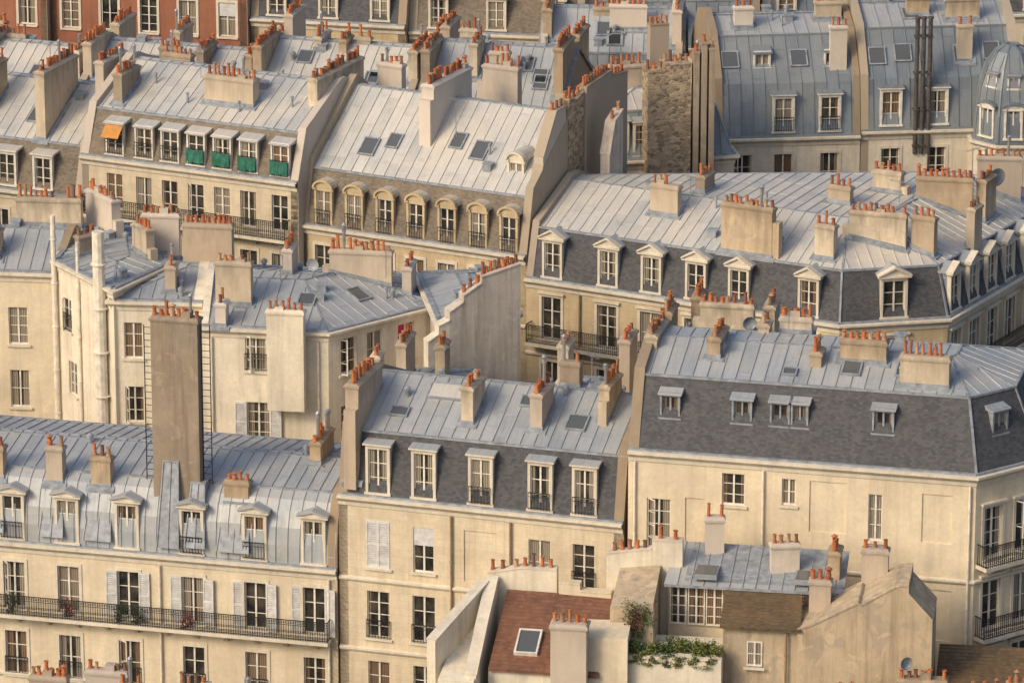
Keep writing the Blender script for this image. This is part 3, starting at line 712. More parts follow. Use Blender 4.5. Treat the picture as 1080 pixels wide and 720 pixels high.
# ================================================================== MIDDLE CLUSTER
wE=wr(0,[2.6],18.9,1.0,1.75,sur=1,rail=True)+wr(0,[2.7],15.35,1.1,2.0,sur=1,shut=True)+wr(1,[1.2,2.8],18.7,.95,1.75,sur=1)+wr(1,[4.7],18.7,1.0,1.75,sur=1,curtain='mag')+wr(1,[1.2,4.7],15.4,.95,1.75,sur=1)
E=building("plain cream block with low zinc roof and bare chimney breast","apartment building",[(-14.6,5.5),(-8.6,4.6),(-3.4,9.0),(-5.6,13.8),(-14.4,15.2)],21,[4],
  [(0,0),(4.2,1.15)],0,wall='white',wins=wE,pw='white',vents=8)
E.ch(-10.55,4.25,22.2,4.9,1.75,.6,along=True,mt='white');E.ch(-13.6,5.6,22.2,1.0,.8,.5,n=2);downpipes(E,0,(.5,5.6),'pipe')
E.ch(-13.1,7.4,23.6,2.0,1.7,.6,along=True);E.ch(-14.6,12.6,23.9,2.6,2.4,.6,along=True,mt='chim');E.ch(-10.6,10.6,23.4,1.9,1.4,.45)
E.ch(-7.2,10.5,23.2,2.2,3.0,.5,along=True,mt='chimw');E.ch(-4.9,10.0,22.7,2,1.5,.45)
skylight(E,0,4.6,0,.6,.7,.9);skylight(E,1,3.5,0,.5,.7,1.0)
E2=building("narrow cream courtyard wing with zinc roof","apartment building",[(-19.0,8.6),(-14.65,8.2),(-14.45,15.0),(-18.5,15.6)],21.3,[1],[(0,0),(3.2,.75)],0,wall='white',
  wins=wr(0,[1.0],18.4,.9,1.8,sur=1)+wr(0,[1.0],15.2,.9,1.8,sur=1)+wr(0,[2.7],15.2,.9,1.8,sur=1)+wr(0,[2.7],18.6,.8,1.5,sur=1),pw='white',raisep=.15)
E2.ch(-16.2,9.6,22.8,1.8,1.0,.5,n=2);E2.ch(-17.0,14.6,23.8,2.4,1.8,.5,along=True)
F=building("pale rendered block with zinc roof beside white vent pipes","apartment building",[(-32,14.3),(-22,13.2),(-20.6,19.5),(-31,20.5)],21.2,[1],[(0,0),(3.0,1.3)],0,wall='cream',
  wins=wr(0,[8.1,5.5],17.5,.95,1.9,sur=1)+wr(0,[8.1,5.5],14.3,.95,1.9,sur=1),raisep=.15)
F.ch(-22.6,17.0,23.9,3.0,3.2,.6,along=True,mt='chimw');F.ch(-27,17.0,24,2.4,2.4,.6,along=True);F.ch(-25,14.8,22.9,2.0,1.1,.45)
F2=building("cream wing angled towards the courtyard with tall white pipe","apartment building",[(-22,13.1),(-18.9,8.4),(-16.6,12.4),(-17.5,19),(-21,19)],21.9,[],[(0,0),(1.8,.3)],0,wall='white',
  wins=wr(0,[1.0],18.6,.8,1.6,sur=1,rail=True)+wr(0,[1.4],15.4,.8,1.7,sur=1)+wr(0,[4.0],17.0,.6,1.2,sur=0))
p=F2.loc(-19.6,8.9);pipe(F2.root,p.x,p.y,0,24.6,.3,'pipe',"vent_pipe")
p=F2.loc(-22.1,12.9);pipe(F2.root,p.x,p.y,0,24.2,.13,'pipe',"vent_pipe")
p=F2.loc(-20.8,11.1);pipe(F2.root,p.x,p.y,0,23.4,.08,'pipe',"vent_pipe")
F2.ch(-20.0,17.2,24.0,2.8,2.6,.5,along=True);F2.ch(-20.6,13.4,23.1,1.6,.9,.45,n=3);F2.ch(-17.8,13.5,23.5,2,1.4,.45,along=True)
def slabwall(label,p0,p1,T,prof,mt,potspec=(),name="party_wall",cat="wall"):
    p0=Vector(p0);p1=Vector(p1);L=(p1-p0).length;yaw=math.atan2(p1.y-p0.y,p1.x-p0.x)
    pts=[(0,0)]+[(f*L,z) for f,z in prof]+[(L,0)]
    b=MB();b.hexa([(x,0,z) for x,z in pts],[(x,T,z) for x,z in pts])
    o=ob(name,b.mesh(name,[mt]),None,(p0.x,p0.y,0),yaw);thing(o,label,cat)
    c=MB()
    for (f,z),(g_,w) in zip(prof,prof[1:]):
        if abs(g_-f)>.01: c.beam((f*L,T/2,z+.01),(g_*L,T/2,w+.01),T+.07,.06)
    ob("coping",c.mesh("coping",[mt if mt!='white' else 'stone']),o)
    for (f0,f1,n) in potspec:
        n=max(n,int((f1-f0)*L/.27))
        for i in range(n):
            f=f0+(f1-f0)*(i/max(1,n-1));z=None
            for (a_,za),(b_,zb) in zip(prof,prof[1:]):
                if a_<=f<=b_ and b_>a_: z=za+(zb-za)*(f-a_)/(b_-a_)
            q=ob("chimney_pot",pot_mesh(random.choice([0,0,0,1])),o,(f*L,T/2+U(-.03,.03),(z or prof[0][1])+.03));q.rotation_euler=(0,0,U(0,6));q.scale=(1,1,U(.8,1.2))
    return o
slabwall("pale grey rendered party wall stepping up under red pots",(-2.9,3.8),(.4,5.3),.6,[(0,22.2),(.2,22.6),(.2,22.9),(.45,23.4),(.45,23.7),(1,24.1)],'grey',[(.5,.97,9),(.24,.42,3)])
slabwall("low cream wall with stained top beside the party wall",(-3.9,3.3),(-2.9,3.8),.5,[(0,20.9),(.5,21.2),(.5,21.6),(1,21.8)],'white')
MB2=building("small rear building behind the grey party wall","building",[(-3.4,5.0),(.2,6.3),(-.8,13),(-4.5,12.5)],21.4,[],[(0,0),(1.6,.4)],0,wall='grey')
M3=building("low courtyard building with chimneys behind the slate block","building",[(-6.6,-1.6),(-2.6,-2.4),(-1.8,3.0),(-5.8,3.4)],19.6,[],[(0,0),(1.8,.4)],0,wall='white',wins=wr(0,[1.2,2.8],17.5,.9,1.6,sur=1))
M3.ch(-4.9,1.0,21.9,2.6,2.0,.45);M3.ch(-6.2,.5,21.3,2.4,1.0,.45,n=3);M3.ch(-3.2,1.2,21.6,2.6,1.2,.45)
Bb=building("small cream rear building with flat zinc roof","building",[(1.6,-6.8),(5.2,-7.6),(6.0,-3.6),(2.4,-3.0)],21.3,[],[(0,0),(1.6,.2)],0,wall='white',wins=wr(0,[1.0,2.6],19.0,.8,1.4,sur=1))
Bb.ch(2.4,-5.5,23.8,2.6,1.2,.5);Bb.ch(5.2,-5.4,24.1,2.8,1.8,.5)
Cb=building("rear block with slate roof and clustered chimneys","building",[(6.6,-7.0),(11.6,-8.1),(12.4,-4.4),(7.4,-3.4)],23.3,[],[(0,0),(.8,1.0),(1.6,1.2)],1,wall='cream',man='slate')
Cb.ch(7.0,-6.4,25.7,1.8,1.5,.5);Cb.ch(9.6,-6.4,25.9,1.6,2.4,.5,along=True);Cb.ch(11.6,-5.6,25.7,1.6,1.4,.5);Cb.ch(8.4,-4.6,25.8,1.6,1.4,.5)
# ================================================================== UPPER ROW
sI=[1.4,4.45,6.8,9.2,11.5,15.2]
wI=wr(0,sI,15.95,1.05,2.2,sur=3)+wr(0,sI,12.6,1.05,2.2,sur=2)+wr(1,[2.7],15.95,1.2,2.2,sur=3)+wr(2,[.9,2.9,4.9,6.9,9,11],15.95,1.05,2.2,sur=3)+wr(2,[.9,2.9,4.9,6.9,9,11],12.6,1.05,2.2,sur=2)+wr(1,[2.7],12.6,1.2,2.2,sur=2)
I=building("wedge-shaped corner block with slate mansard and pedimented dormers","apartment building",[(.7,19.6),(15.8,12.0),(21.1,13.0),(28.6,25.4),(24.5,29.5),(5.4,29.0)],19,[5],
  [(0,0),(.75,2.45),(4.6,3.9)],1,wall='tan',man='slate',roof='zincl',wins=wI,strings=(15.0,),vents=12)
for s in sI: add_dormer(I,0,s,'ped',.86,1.72,.2,front=.05,sm='stone')
add_dormer(I,1,2.7,'ped',1.1,1.8,.2,front=.05)
for s in (.9,2.9,4.9,6.9,9,11): add_dormer(I,2,s,'ped',.86,1.7,.2,front=.05)
balcony(I,0,.3,16.6,15.85);balcony(I,1,.2,5.1,15.85);balcony(I,2,.3,13,15.85);downpipes(I,0,(3,13.2))
I.ch(11.5,15.4,24.0,2.0,2.7,.5,along=True,mt='chim');I.ch(15.2,14.1,23.4,1.3,1.0,.5,along=True,n=3);I.ch(17.8,15.2,23.7,1.6,2.8,.5,along=True,dang=.2,mt='chimw')
I.ch(20.0,14.8,23.6,1.5,1.2,.45,along=True,n=4);I.ch(18.7,21.4,24.0,1.8,1.5,.5,along=True);I.ch(21.4,20.2,24.0,1.8,2.8,.5,along=True,dang=.3,mt='chim')
I.ch(7.6,19.6,23.8,1.6,1.5,.5,along=True,mt='chimw');I.ch(23.5,20.6,23.9,1.7,1.4,.5);I.ch(16.2,19.4,23.8,1.6,1.2,.45,along=True)
I.ch(9.6,21.6,23.8,1.8,1.2,.5);I.ch(24.4,23.6,24.1,1.8,2.2,.5,along=True,dang=.4);I.ch(22.6,16.9,23.5,1.4,1.0,.45)
sG=[1.3,3.05,4.8,6.55,8.3,10.05,11.75]
G=building("block with brown slate mansard, stone arched dormers and tall zinc roof","apartment building",rect((-10.7,25.6),(.7,19.9),11),20,[1,3],
  [(0,0),(.75,2.8),(1.5,3.3),(5.4,6.0)],1,wall='tan',man='slateb',roof='zincl',wins=wr(0,sG,16.9,.95,2.1,sur=2)+wr(0,sG,13.7,.95,2.1,sur=2),strings=(16.2,),raisep=.5,pw='chimw',vents=7)
for s in sG: add_dormer(G,0,s,'arch',.78,1.75,.1,front=.02,sm='tan',cm='slateb',rm='zincl',rail=True)
for s,f,w_,h_ in ((2.8,.18,.75,1.0),(4.0,.3,.6,.8),(7.4,.42,.6,.9),(8.8,.33,.7,1.1)): skylight(G,0,s,2,f,w_,h_)
add_dormer(G,0,11.2,'arch',.7,.6,3.5,front=1.9,sm='stone',cm='zincl',rm='zincl',rows=1)
G.ch(-3.3,27.6,27.2,5.0,4.2,.7,mt='chimw')
G.ch(-9.0,30.3,26.9,4.0,5.0,.55,mt='chimw')
G.ch(-6.2,32.6,26.5,2.4,1.4,.5,along=True);G.ch(-.5,31.4,26.7,2.4,2.0,.5,along=True)
slabwall("tapering cream party wall rising above the zinc roof",(1.05,20.6),(2.7,23.9),.5,[(0,21.5),(.12,22.8),(.3,24.2),(.3,24.6),(.62,26.2),(.7,26.6),(1,26.6)],'chimw',[(.72,.97,3)])
slabwall("narrow strip of exposed rubble party wall",(2.85,24.0),(3.6,25.5),.55,[(0,26.9),(.5,26.7),(1,26.9)],'rubble',[(.1,.9,4)])
slabwall("leaning grey rendered chimney wall with dense row of pots",(3.75,25.6),(5.9,29.8),.5,[(0,27.1),(.6,27.3),(.6,27.0),(1,26.8)],'chim',[(.03,.57,8),(.63,.95,5)])
slabwall("short pale chimney wall behind the party wall",(4.9,24.8),(5.6,26.2),.5,[(0,23.8),(.4,25.4),(1,25.8)],'grey',[(.5,.95,2)])
sH=[1.9,3.6,5.1,6.6,8.1,9.6,11.4]
H=building("cream block with dormers carrying green balcony screens","apartment building",rect((-22.1,30.2),(-10.8,25.0),10.5),22.3,[1,3],
  [(0,0),(1.0,2.3),(5.0,3.9)],1,wall='creamB',man='slateb',roof='zincl',wins=wr(0,sH,19.6,.9,1.9,sur=1)+wr(0,sH,16.3,.95,2.1,sur=2),strings=(),pw='chimw',vents=8)
for s in sH:
    o=add_dormer(H,0,s,'small',.88,1.5,.25,sm='frame',cm='slateb',rm='zincl',rail=True,railm='green' if s>6 else 'iron')
    if s in(1.9,):
        q=MB();q.hexa([(-.5,-.55,.95),(.5,-.55,.95),(.5,.02,1.5),(-.5,.02,1.5)],[(-.5,-.55,.98),(.5,-.55,.98),(.5,.02,1.53),(-.5,.02,1.53)]);ob("awning",q.mesh("awning",['awn']),o)
balcony(H,0,.2,12.0,19.35)
H.ch(-14.3,29.6,26.6,2.4,2.8,.7,along=True,mt='chimw');H.ch(-19.8,31.8,26.4,2.4,2.0,.5);H.ch(-20.8,34.5,26.4,3,2.6,.5)
H.ch(-17.3,34.6,26.5,2.4,1.6,.5,along=True)
HL=building("block with brown slate mansard and pale zinc roof","apartment building",rect((-33,34.6),(-22.2,30.1),10.5),20,[1,3],
  [(0,0),(.9,2.5),(5.0,4.6)],1,wall='creamB',man='slateb',roof='zincl',wins=wr(0,[1,3,5,7,9.2],16.8,.95,2.1,sur=2),pw='chimw',vents=8)
for s in (1.2,3.4,5.2,7.4,9.5): add_dormer(HL,0,s,'flat',.9,1.6,.25,front=.05,sm='frame',cm='slateb',rm='zincl')
HL.ch(-23.6,33.8,26.2,3.6,3.8,.55,mt='chimw');HL.ch(-27.0,35.5,25.8,2.6,2.0,.5);skylight(HL,0,8.0,1,.4,.7,1.0)
slabwall("rough rubble-stone chimney wall topped with pots",(7.0,31.0),(9.2,31.5),1.3,[(0,26.4),(.38,26.4),(.38,26.75),(1,26.75)],'rubble',[(.05,.34,3),(.45,.95,5)],name="chimney_wall")
for x_,zt_ in ((9.45,27.4),(9.85,27.9),(10.25,27.6)):
    mb=MB();mb.box(-.14,.14,-.2,.6,0,zt_-.1);mb.box(-.18,.18,-.24,.64,zt_-.1,zt_);o=ob("chimney",mb.mesh("chimney",['brown']),None,(x_,31.6,0),.1);thing(o,"tall slim dark brown flue beside the rubble wall","chimney","dark flues beside the rubble wall");q=ob("chimney_pot",pot_mesh(0),o,(0,.1,zt_))
slabwall("tall pale rendered chimney wall between zinc roofs",(7.2,36.0),(8.2,36.25),.6,[(0,27.6),(1,27.6)],'chim',[(.1,.9,4)],name="chimney_wall")
K0=building("attic studio with dark glazing and zinc roof","building",[(4.2,31.5),(11.5,33.0),(10.5,39),(3.2,38)],21.5,[],[(0,0),(.8,2.4),(2.6,3.1)],1,wall='cream',man='zincd',roof='zincl')
add_dormer(K0,0,1.2,'flat',1.2,1.7,.2,rows=4);add_dormer(K0,0,2.7,'flat',.9,1.6,.2,rows=4);K0.ch(6,35,25.8,2,2.0,.5,along=True);K0.ch(9.5,36.5,25.6,2,1.6,.5)
sJ=[3.6,6.1];J=building("pale block with two-tier blue zinc mansard","apartment building",[(10.9,40.2),(18.6,41.0),(17.6,51.2),(9.8,50.5)],20.3,[1,3],
  [(0,0),(.6,2.8),(2.7,4.9),(4.9,5.5)],2,wall='white',man='zincd',roof='zinc',wins=wr(0,[1.4]+sJ,17.25,1.0,2.1,sur=2,rail=True)+wr(0,[1.4]+sJ,13.9,1,2,sur=2),sp=.66,pw='chim',raisep=.35,vents=6,flash='zincd')
for s in sJ: add_dormer(J,0,s,'flat',.95,1.8,.3,front=.03,rm='zincd',cm='zincd',sm='frame',rail=True)
for s in (.9,4.6): skylight(J,0,s,1,.5,.8,.9,'sky')
for s in (2.6,6.4): add_dormer(J,0,s,'small',.75,.7,3.5,sm='frame',cm='zincd',rm='zincd',rows=1)
sJ2=[1.6,4.1,6.6];J2=building("pale block with tall blue-grey zinc mansard and skylights","apartment building",[(18.65,41.0),(27.2,41.9),(26.3,52),(17.7,51.2)],20.5,[1,3],
  [(0,0),(.5,2.7),(2.4,5.0),(4.8,5.8)],2,wall='white',man='zincd',roof='zinc',wins=wr(0,sJ2,17.4,1.0,2.1,sur=2,rail=True)+wr(0,sJ2,14,1,2,sur=2),sp=.66,pw='chimw',raisep=.3,vents=6,flash='zincd')
for s in sJ2[:2]: add_dormer(J2,0,s,'flat',.95,1.8,.3,front=.02,rm='zincd',cm='zincd',sm='frame')
for s,f in ((1.0,.45),(2.4,.5),(5.6,.45),(7.2,.5)): skylight(J2,0,s,1,f,.8,.9,'sky')
for s,f in ((3.2,.5),(6.0,.4)): skylight(J2,0,s,2,f,.8,.9,'sky')
J3=building("far corner block with dark zinc mansard","apartment building",[(29.5,42.2),(38,43),(37,53),(28.6,52.2)],20,[],[(0,0),(.6,3),(2.6,5.2),(4.6,5.8)],2,wall='cream',man='zincd',roof='zinc',flash='zincd')
for s in (2.9,3.25,3.6): 
    a,d,nn,ang=J2.edge(0);p=a+d*s;mb=MB();mb.lathe([(.12,-7.4),(.12,0),(.16,.02),(.16,.12),(.0,.14)],10)
    for z in range(-7,0,2): mb.box(-.15,.15,-.15,.3,z,z+.08)
    ob("metal_flue",mb.mesh("metal_flue",['dk']),J2.root,(p.x,p.y-.1,26.6))
for x,w in ((12.4,1.0),(17.0,1.4)): J.ch(x,44.6+U(-.8,1.8),26.6,3.2,w,.5,along=True)
for x,w in ((19.8,1.0),(21.8,1.2),(24.2,1.8)): J2.ch(x,45.2+U(-.8,1.8),26.9,3.2,w,.5,along=True)
J.ch(17.4,42.2,26.0,5.5,.9,.45,along=True,mt='chimw');J2.ch(24.2,42.9,25.9,3.5,.8,.45,along=True,mt='chimw')
oct_=[(26.6+2.1*math.cos(math.radians(202.5+45*i)),41.3+2.1*math.sin(math.radians(202.5+45*i))) for i in range(8)]
JP=building("faceted corner turret with steep blue zinc mansard and stacked windows","corner pavilion",oct_,20.2,[],[(0,0),(.1,1.5),(.3,2.9),(.65,4.0),(1.1,4.7),(1.6,5.0)],5,wall='white',man='zincd',roof='zincd',sp=.55,vents=0,flash='zincd',
  wins=wr(0,[.8],17.2,.85,2.1,sur=2)+wr(1,[.8],17.2,.85,2.1,sur=2)+wr(2,[.8],17.2,.85,2.1,sur=2))
for e_ in (0,1,2): add_dormer(JP,e_,.8,'cap',.75,1.5,.35,front=-.02,cm='zincd',rm='zincd',sm='frame')
for e_ in (0,1,2): add_dormer(JP,e_,.8,'small',.5,.55,3.0,cm='zincd',rm='zincd',sm='frame',rows=1)
# ================================================================== BACKDROP BLOCKS
def auto(x0,y0,x1,y1,dep,zc,wall,man,roof,mh=2.5,rr=1.8,lab=None,kind=None,pitch=2.6,nr=2):
    L=math.hypot(x1-x0,y1-y0);n=max(2,int(L/pitch));ss=[L*(i+.5)/n for i in range(n)]
    kind=kind or random.choice(['flat','ped','gab','flat'])
    ww=[]
    for k in range(nr): ww+=wr(0,ss,zc-3.1*(k+1),1,2,sur=2)
    b_=building(lab or "distant pale apartment block with zinc roof","apartment building",rect((x0,y0),(x1,y1),dep),zc,[1,3],[(0,0),(.9,mh),(dep/2-.3,mh+rr)],1,
        wall=wall,man=man,roof=roof,wins=ww,pw=random.choice(['chim','chimw']),group="distant rooftop blocks",vents=6)
    for s in ss: add_dormer(b_,0,s,kind,.9,1.6,.25,front=.05,rm=roof)
    yw=b_.yaw;d=Vector((math.cos(yw),math.sin(yw)));nn=Vector((-d.y,d.x))
    for s in (.3,L-.3):
        q=Vector((x0,y0))+d*s+nn*U(2.5,3.5);b_.ch(q.x,q.y,zc+mh+rr+U(.2,.8),3.2,U(2.4,3.6),.5)
        q=Vector((x0,y0))+d*s+nn*U(6.5,8);b_.ch(q.x,q.y,zc+mh+rr+U(.2,.8),3,U(1.6,2.6),.5)
    for _ in range(max(2,int(L/2.6))):
        q=Vector((x0,y0))+d*U(1.5,L-1.5)+nn*U(2.2,dep-2.2);b_.ch(q.x,q.y,zc+mh+rr+U(.1,.6),2.6,U(.7,2.2),.42,along=R()<.6)
    for _ in range(4): skylight(b_,0,U(1,L-1),1,U(.3,.7),.7,.9)
    return b_
auto(-34,49,-24,45.5,9.5,18.4,'cream','slateb','zincl')
auto(-23.8,45.4,-14.5,42.5,9.5,19.0,'creamB','slateb','zincl')
auto(-14.3,42.6,-5.5,40.2,9.5,19.8,'white','zinc','zincl')
auto(-5.3,40.4,2.4,38.6,9.5,19.6,'creamB','slate','zinc',rr=2.4)
auto(-38,64,-26.5,61,10,24.2,'redb','slateb','zincl',lab="red brick block with pale windows and slate mansard",nr=3,pitch=2.1)
auto(-26.3,61.5,-15,59,10,24.0,'redb','slateb','zincl',lab="red brick block with pale windows and slate mansard",nr=3,pitch=2.1)
auto(-14.8,59.4,-6,57.5,10,22.0,'tan','slate','zinc')
auto(-5.8,58,4,56.5,10,21.6,'cream','slateb','zinc')
auto(4.2,57,14,57.5,10,20.8,'cream','zincd','zinc')
auto(14.2,59,25,60,10,22.0,'tan','zincd','zinc')
auto(25.2,60,37,61,10,22.0,'cream','slate','zincd')
auto(-40,80,-22,78,10,20,'cream','slate','zincl');auto(-21.8,79,-4,77,10,21,'tan','slate','zinc');auto(-3.8,78,14,78,10,20,'cream','slate','zincl');auto(14.2,79,40,81,10,21,'cream','zincd','zinc')
auto(1.5,47.5,9.2,47.0,8,20.4,'white','zincd','zinc')
auto(31,30,39,27,10,20,'cream','slate','zincl')
auto(-44,18.5,-32.4,15.5,9,21,'cream','zinc','zinc');auto(-38,-4.5,-27.3,-7.3,9,15.6,'cream','zinc','zinc')
auto(30,-10,40,-14,9,20,'cream','slate','zinc')
# ================================================================== FRONT CLUSTER
def quadroof(o,pts,mt,T=.12,name="roof"):
    b=MB();up=Vector((0,0,T));P=[Vector(p) for p in pts]
    if mt.startswith('zinc'):
        t=(P[1]-P[0]).normalized();w=(P[3]-P[0]);w=(w-t*w.dot(t)).normalized();zincface(b,[p+up for p in P],P[0]+up,t,w,.55)
        b2=MB();b2.hexa([p for p in P],[p+up*.97 for p in P]);ob("roof_edge",b2.mesh("roof_edge",['lead']),o)
    else:
        b.hexa(P,[p+up for p in P])
        t=(P[1]-P[0]);L=t.length;t.normalize();w=(P[3]-P[0]);W_=w.length;w.normalize()
        k=0
        while k*.24<W_:
            a_=P[0]+w*(k*.24)+up;x=.02
            while x<L-.1:
                l=min(U(.9,2.2),L-.02-x);b.beam(a_+t*x+w*U(-.015,.015),a_+t*(x+l-.01)+w*U(-.015,.015),.045,.035+U(0,.02),0);x+=l
            k+=1
    return ob(name,b.mesh(name,[mt]),o)
def block(label,poly,z0,tops,mt,name="building",cat="building"):
    o=ob(name,None,None,(poly[0][0],poly[0][1],0));o.empty_display_size=.3;thing(o,label,cat)
    x0,y0=poly[0];b=MB();bt=[(p[0]-x0,p[1]-y0,z0) for p in poly];tp=[(p[0]-x0,p[1]-y0,t) for p,t in zip(poly,tops)]
    b.hexa(bt,tp);ob("wall",b.mesh("wall",[mt]),o)
    return o,Vector((x0,y0,0))
o,c=block("low house with red tiled roof and roof window",[(-1.0,-24.3),(3.6,-25.2),(4.3,-20.8),(-.2,-19.9)],0,[15.5,15.5,17.25,17.25],'white')
V=lambda x,y,z:Vector((x,y,z))-c
quadroof(o,[V(-1.0,-24.5,15.52),V(3.6,-25.4,15.52),V(4.3,-20.8,17.3),V(-.2,-19.9,17.3)],'tile')
sk=MB();t=Vector((.98,-.19,0)).normalized();u=(Vector((.75,4.45,1.78))).normalized();n_=t.cross(u)
pp=V(.7,-23.2,16.13);Mx=Matrix(((t.x,u.x,n_.x,pp.x),(t.y,u.y,n_.y,pp.y),(t.z,u.z,n_.z,pp.z),(0,0,0,1)))
sk.box(-.5,-.42,-.75,.75,.1,.3);sk.box(.42,.5,-.75,.75,.1,.3);sk.box(-.42,.42,.67,.75,.1,.3);sk.box(-.42,.42,-.75,-.67,.1,.3)
so=ob("skylight",sk.mesh("skylight",['frame']),o,mat=Mx);b=MB();b.face([(-.42,-.67,.26),(.42,-.67,.26),(.42,.67,.26),(-.42,.67,.26)]);ob("skylight_pane",b.mesh("skylight_pane",['sky']),so)
slabwall("pale sloping gable parapet beside the tiled roof",(-1.5,-25.2),(-.6,-19.9),.45,[(0,15.6),(.5,16.9),(1,18.0)],'white')
slabwall("white stepped parapet wall of neighbouring terrace",(-3.2,-24.6),(-1.0,-20.2),.4,[(0,16.9),(1,17.9)],'white')
block("low white terrace block between parapets",[(-3.1,-25.2),(-1.6,-25.5),(-.7,-20.3),(-1.9,-20.0)],0,[15.4,15.4,16.6,16.6],'white')
slabwall("pale rear wall carrying terracotta pots",(-1.0,-19.7),(1.9,-20.2),.45,[(0,18.1),(.5,18.4),(1,18.4)],'white',[(.4,.9,5),(.05,.2,2)])
slabwall("cream end wall at the top of the tiled roof",(2.0,-20.4),(4.2,-20.9),.4,[(0,17.9),(.4,17.9),(.4,17.6),(1,17.6)],'cream')
o=ob("chimney",stack_mesh(1.5,.9,9,'chimw'),None,(2.4,-25.3,18.0),-.15);thing(o,"square pale rendered chimney with short red pots","chimney");pots(o,1.5,5)
block("plain pale rendered block beside chimney",[(2.6,-25.0),(4.8,-25.4),(5.0,-23.5),(2.9,-23.1)],0,[17.2,17.3,17.4,17.3],'cream')
block("narrow pale house with pots and climbing plant",[(4.1,-23.6),(5.9,-23.9),(6.3,-20.6),(4.6,-20.3)],0,[18.0,18.3,18.8,18.6],'gable')
slabwall("white parapet with a short row of pots",(4.0,-20.3),(7.2,-20.8),.4,[(0,19.2),(.6,19.5),(.6,19.9),(1,19.9)],'white',[(.1,.5,5),(.7,.9,2)])
foliage("climbing_plant","climbing plant spreading over a pale wall","plant",5.4,-24.0,16.8,.65,.1,1.3,650,'leaf',.055)
foliage("climbing_plant","reddish climbing plant spreading over a pale wall","plant",5.1,-24.05,17.2,.4,.06,.7,130,'leafr',.04)
o,c=block("rooftop studio with zinc roof and gridded glass wall",[(6.6,-21.4),(13.8,-22.6),(14.2,-20.2),(7.1,-18.9)],0,[18.3,18.3,19.0,19.0],'cream')
V=lambda x,y,z:Vector((x,y,z))-c
quadroof(o,[V(6.4,-21.9,18.3),V(13.9,-23.1,18.3),V(14.3,-20.1,19.1),V(7.0,-18.8,19.1)],'zinc')
for x in (8.2,12.4):
    P0=V(x,-21.2-(x-6.6)*.16,18.66);mbx=MB();mbx.box(-.5,.5,-.6,.6,0,.22);oo=ob("roof_light",mbx.mesh("roof_light",['lead']),o,P0,-.165);mbx=MB();mbx.box(-.43,.43,-.53,.53,.222,.24);ob("roof_light_pane",mbx.mesh("roof_light_pane",['sky']),oo)
yaw=math.atan2(-1.2,7.2)
for k in range(4): window(o,V(7.0+k*.76,-21.70-k*.126,16.5),yaw,.72,1.7,sur=0,rows=4)
p=V(11.5,-21.2,20.0);chimney(o,p.x,p.y,20.0,1.6,1.2,.5,.1,4);p=V(13.6,-21.6,19.9);chimney(o,p.x,p.y,19.9,1.7,1.0,.5,1.4,3);p=V(8.6,-19.6,20.6);chimney(o,p.x,p.y,20.6,2.2,.8,.6,0,2,'chimw')
o,c=block("small pale house with mossy brown tiled roof",[(8.8,-24.4),(11.9,-24.95),(12.2,-22.4),(9.1,-21.9)],0,[17.5,17.5,18.15,18.15],'gable')
V=lambda x,y,z:Vector((x,y,z))-c
quadroof(o,[V(8.65,-24.7,17.5),V(12.0,-25.25,17.5),V(12.2,-22.3,18.3),V(9.0,-21.8,18.3)],'tileb',.1)
window(o,V(10.1,-24.64-.14,15.8),math.atan2(-.55,3.1),.65,1.1,sur=1,rows=2)
pipe(o,2.6,-.62,0,17.4,.05,'pipeb')
block("pale roof terrace wall crowded with plants",[(4.7,-24.9),(8.7,-25.55),(9.0,-23.0),(5.0,-22.4)],0,[16.4,16.4,16.4,16.4],'white')
for i in range(16):
    x=4.95+i*.24;foliage("terrace_plant","bushy green plant on the roof terrace","plant",x,-24.75-(x-4.9)*.16+U(-.05,.6),16.4,.28,.22,U(.25,.6),420,random.choice(['leaf','leaf','leafy']),.05)
for x in (5.2,5.8,6.4,7.0,7.6,8.2): foliage("trailing_plant","trailing plant spilling over the terrace wall","plant",x,-25.02-(x-4.9)*.16,16.45,.35,.06,.15,240,random.choice(['leaf','leafy']),.042,droop=.5)
slabwall("big weathered plaster building end with sloping top",(11.85,-25.1),(17.4,-25.9),2.6,[(0,17.6),(.1,17.8),(.45,18.9),(.47,18.8),(.72,19.7),(.82,19.8),(.82,19.4),(1,18.3)],'gable')
o=ob("chimney",stack_mesh(.9,.6,3,'chim'),None,(12.9,-23.4,19.2),-.15);thing(o,"short stained chimney rising from the plaster building","chimney");pots(o,.9,3)
o=ob("chimney",stack_mesh(1.1,.6,3,'chim'),None,(15.2,-22.9,20.4),-.15);thing(o,"short stained chimney rising from the plaster building","chimney");pots(o,1.1,3)
o,c=block("low house with brown tiled roof and chimneys",[(14.5,-29.5),(24,-31),(24.4,-28.4),(14.8,-27.2)],0,[14.2,14.2,15.1,15.1],'brown')
V=lambda x,y,z:Vector((x,y,z))-c
quadroof(o,[V(14.3,-29.8,14.2),V(24,-31.3,14.2),V(24.4,-28.4,15.2),V(14.8,-27.2,15.2)],'tileb')
for x,y,z,L,n_ in ((16.9,-27.8,16.5,2.0,5),(19.4,-28.4,16.2,1.2,3),(14.0,-28.0,16.0,1.2,3),(21,-28.6,16.6,1.4,4)):
    p=V(x,y,z);chimney(o,p.x,p.y,z,5,L,.7,-.1,n_,'chim')
dish(16.1,-27.9,16.5,.5,.27)
o,c=block("small brown tiled roof beside the gable",[(17.6,-25.6),(23.5,-26.4),(23.9,-23.6),(18.0,-22.8)],0,[14.9,14.9,15.8,15.8],'brown')
V=lambda x,y,z:Vector((x,y,z))-c
quadroof(o,[V(17.55,-25.9,14.9),V(23.6,-26.7,14.9),V(24,-23.5,15.9),V(18.0,-22.7,15.9)],'tileb')
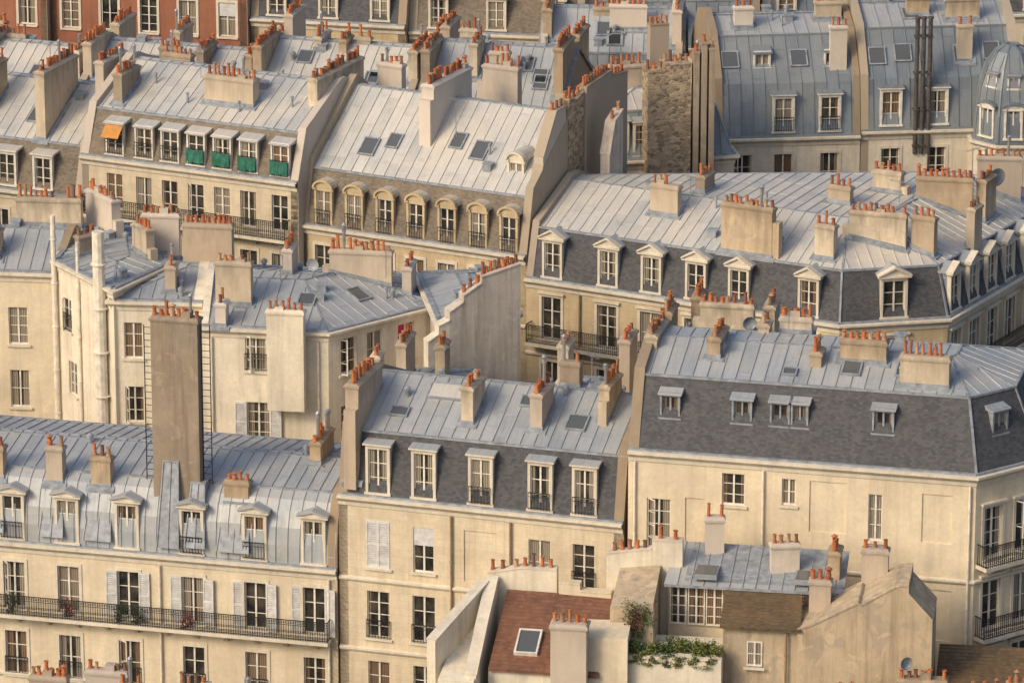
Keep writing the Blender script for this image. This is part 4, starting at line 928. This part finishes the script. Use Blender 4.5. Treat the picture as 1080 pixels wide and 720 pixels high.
o,c=block("low front building with old chimneys",[(-21.5,-24.0),(-9.0,-26.8),(-8.6,-24.8),(-21.0,-21.8)],0,[13.3,13.3,13.6,13.6],'brown')
V=lambda x,y,z:Vector((x,y,z))-c
for x,y,z,L,n_ in ((-19.5,-22.9,14.7,1.6,4),(-17.0,-23.3,15.1,1.8,5),(-16,-23.9,14.7,1.0,3),(-13.2,-24.6,14.8,1.5,4),(-11.0,-25.2,14.5,1.2,3),(-7.0,-26,15.0,1.3,3),(-5.0,-26,14.9,.9,2)):
    p=V(x,y,z);chimney(o,p.x,p.y,z,3.2 if x<-8 else 15,L,.6,-.2,n_,'chim')
for x,y,z,h in ((-3,-9.5,23.4,1.5),(3.5,-10.6,23.4,1.5),(12,-12.4,25.8,1.5),(-11,9,22.1,1.8),(-6,9.5,22.1,1.6),(8.8,19,22.6,1.8),(19,18,22.9,1.6),(23,23,22.9,1.8),(-2.8,24,25,2.0),(-16,32,25.8,1.8),(14.8,45,26.0,1.8),(-24,35,25,2),(-18.2,13,22.1,1.6)):
    antenna(x,y,z,h,U(0,3))
dish(24.0,21.5,22.9,.5,.45);dish(-9.4,9.4,22.1,-.4,.3);dish(10.5,-7.2,24.5,.2,.3);dish(22.9,44.5,26.3,.3,.45)

# ================================================================== camera & light
cd=bpy.data.cameras.new("camera");cd.lens=184;cd.sensor_width=36;cd.clip_end=3000;cd.clip_start=1
co=bpy.data.objects.new("camera",cd);COL.objects.link(co);co.location=(0,-228.3,96.2);co.rotation_euler=(math.radians(90-18),0,0);SC.camera=co
el=math.radians(35);az=math.radians(229)
w=bpy.data.worlds.new("World");SC.world=w;w.use_nodes=True;nt=w.node_tree;bg=nt.nodes["Background"]
sk=nt.nodes.new("ShaderNodeTexSky");sk.sky_type='NISHITA';sk.sun_disc=False;sk.sun_elevation=el;sk.sun_rotation=az;sk.dust_density=5;sk.air_density=1.0
nt.links.new(sk.outputs[0],bg.inputs[0]);bg.inputs[1].default_value=.15
sl=bpy.data.lights.new("sun",'SUN');sl.energy=1.5;sl.angle=math.radians(15);sl.color=(1,.79,.51)
so=bpy.data.objects.new("sun",sl);COL.objects.link(so)
dv=Vector((math.sin(az)*math.cos(el),math.cos(az)*math.cos(el),math.sin(el)));so.rotation_euler=dv.to_track_quat('Z','Y').to_euler()
SC.view_settings.view_transform='Standard';SC.view_settings.look='None';SC.view_settings.exposure=0
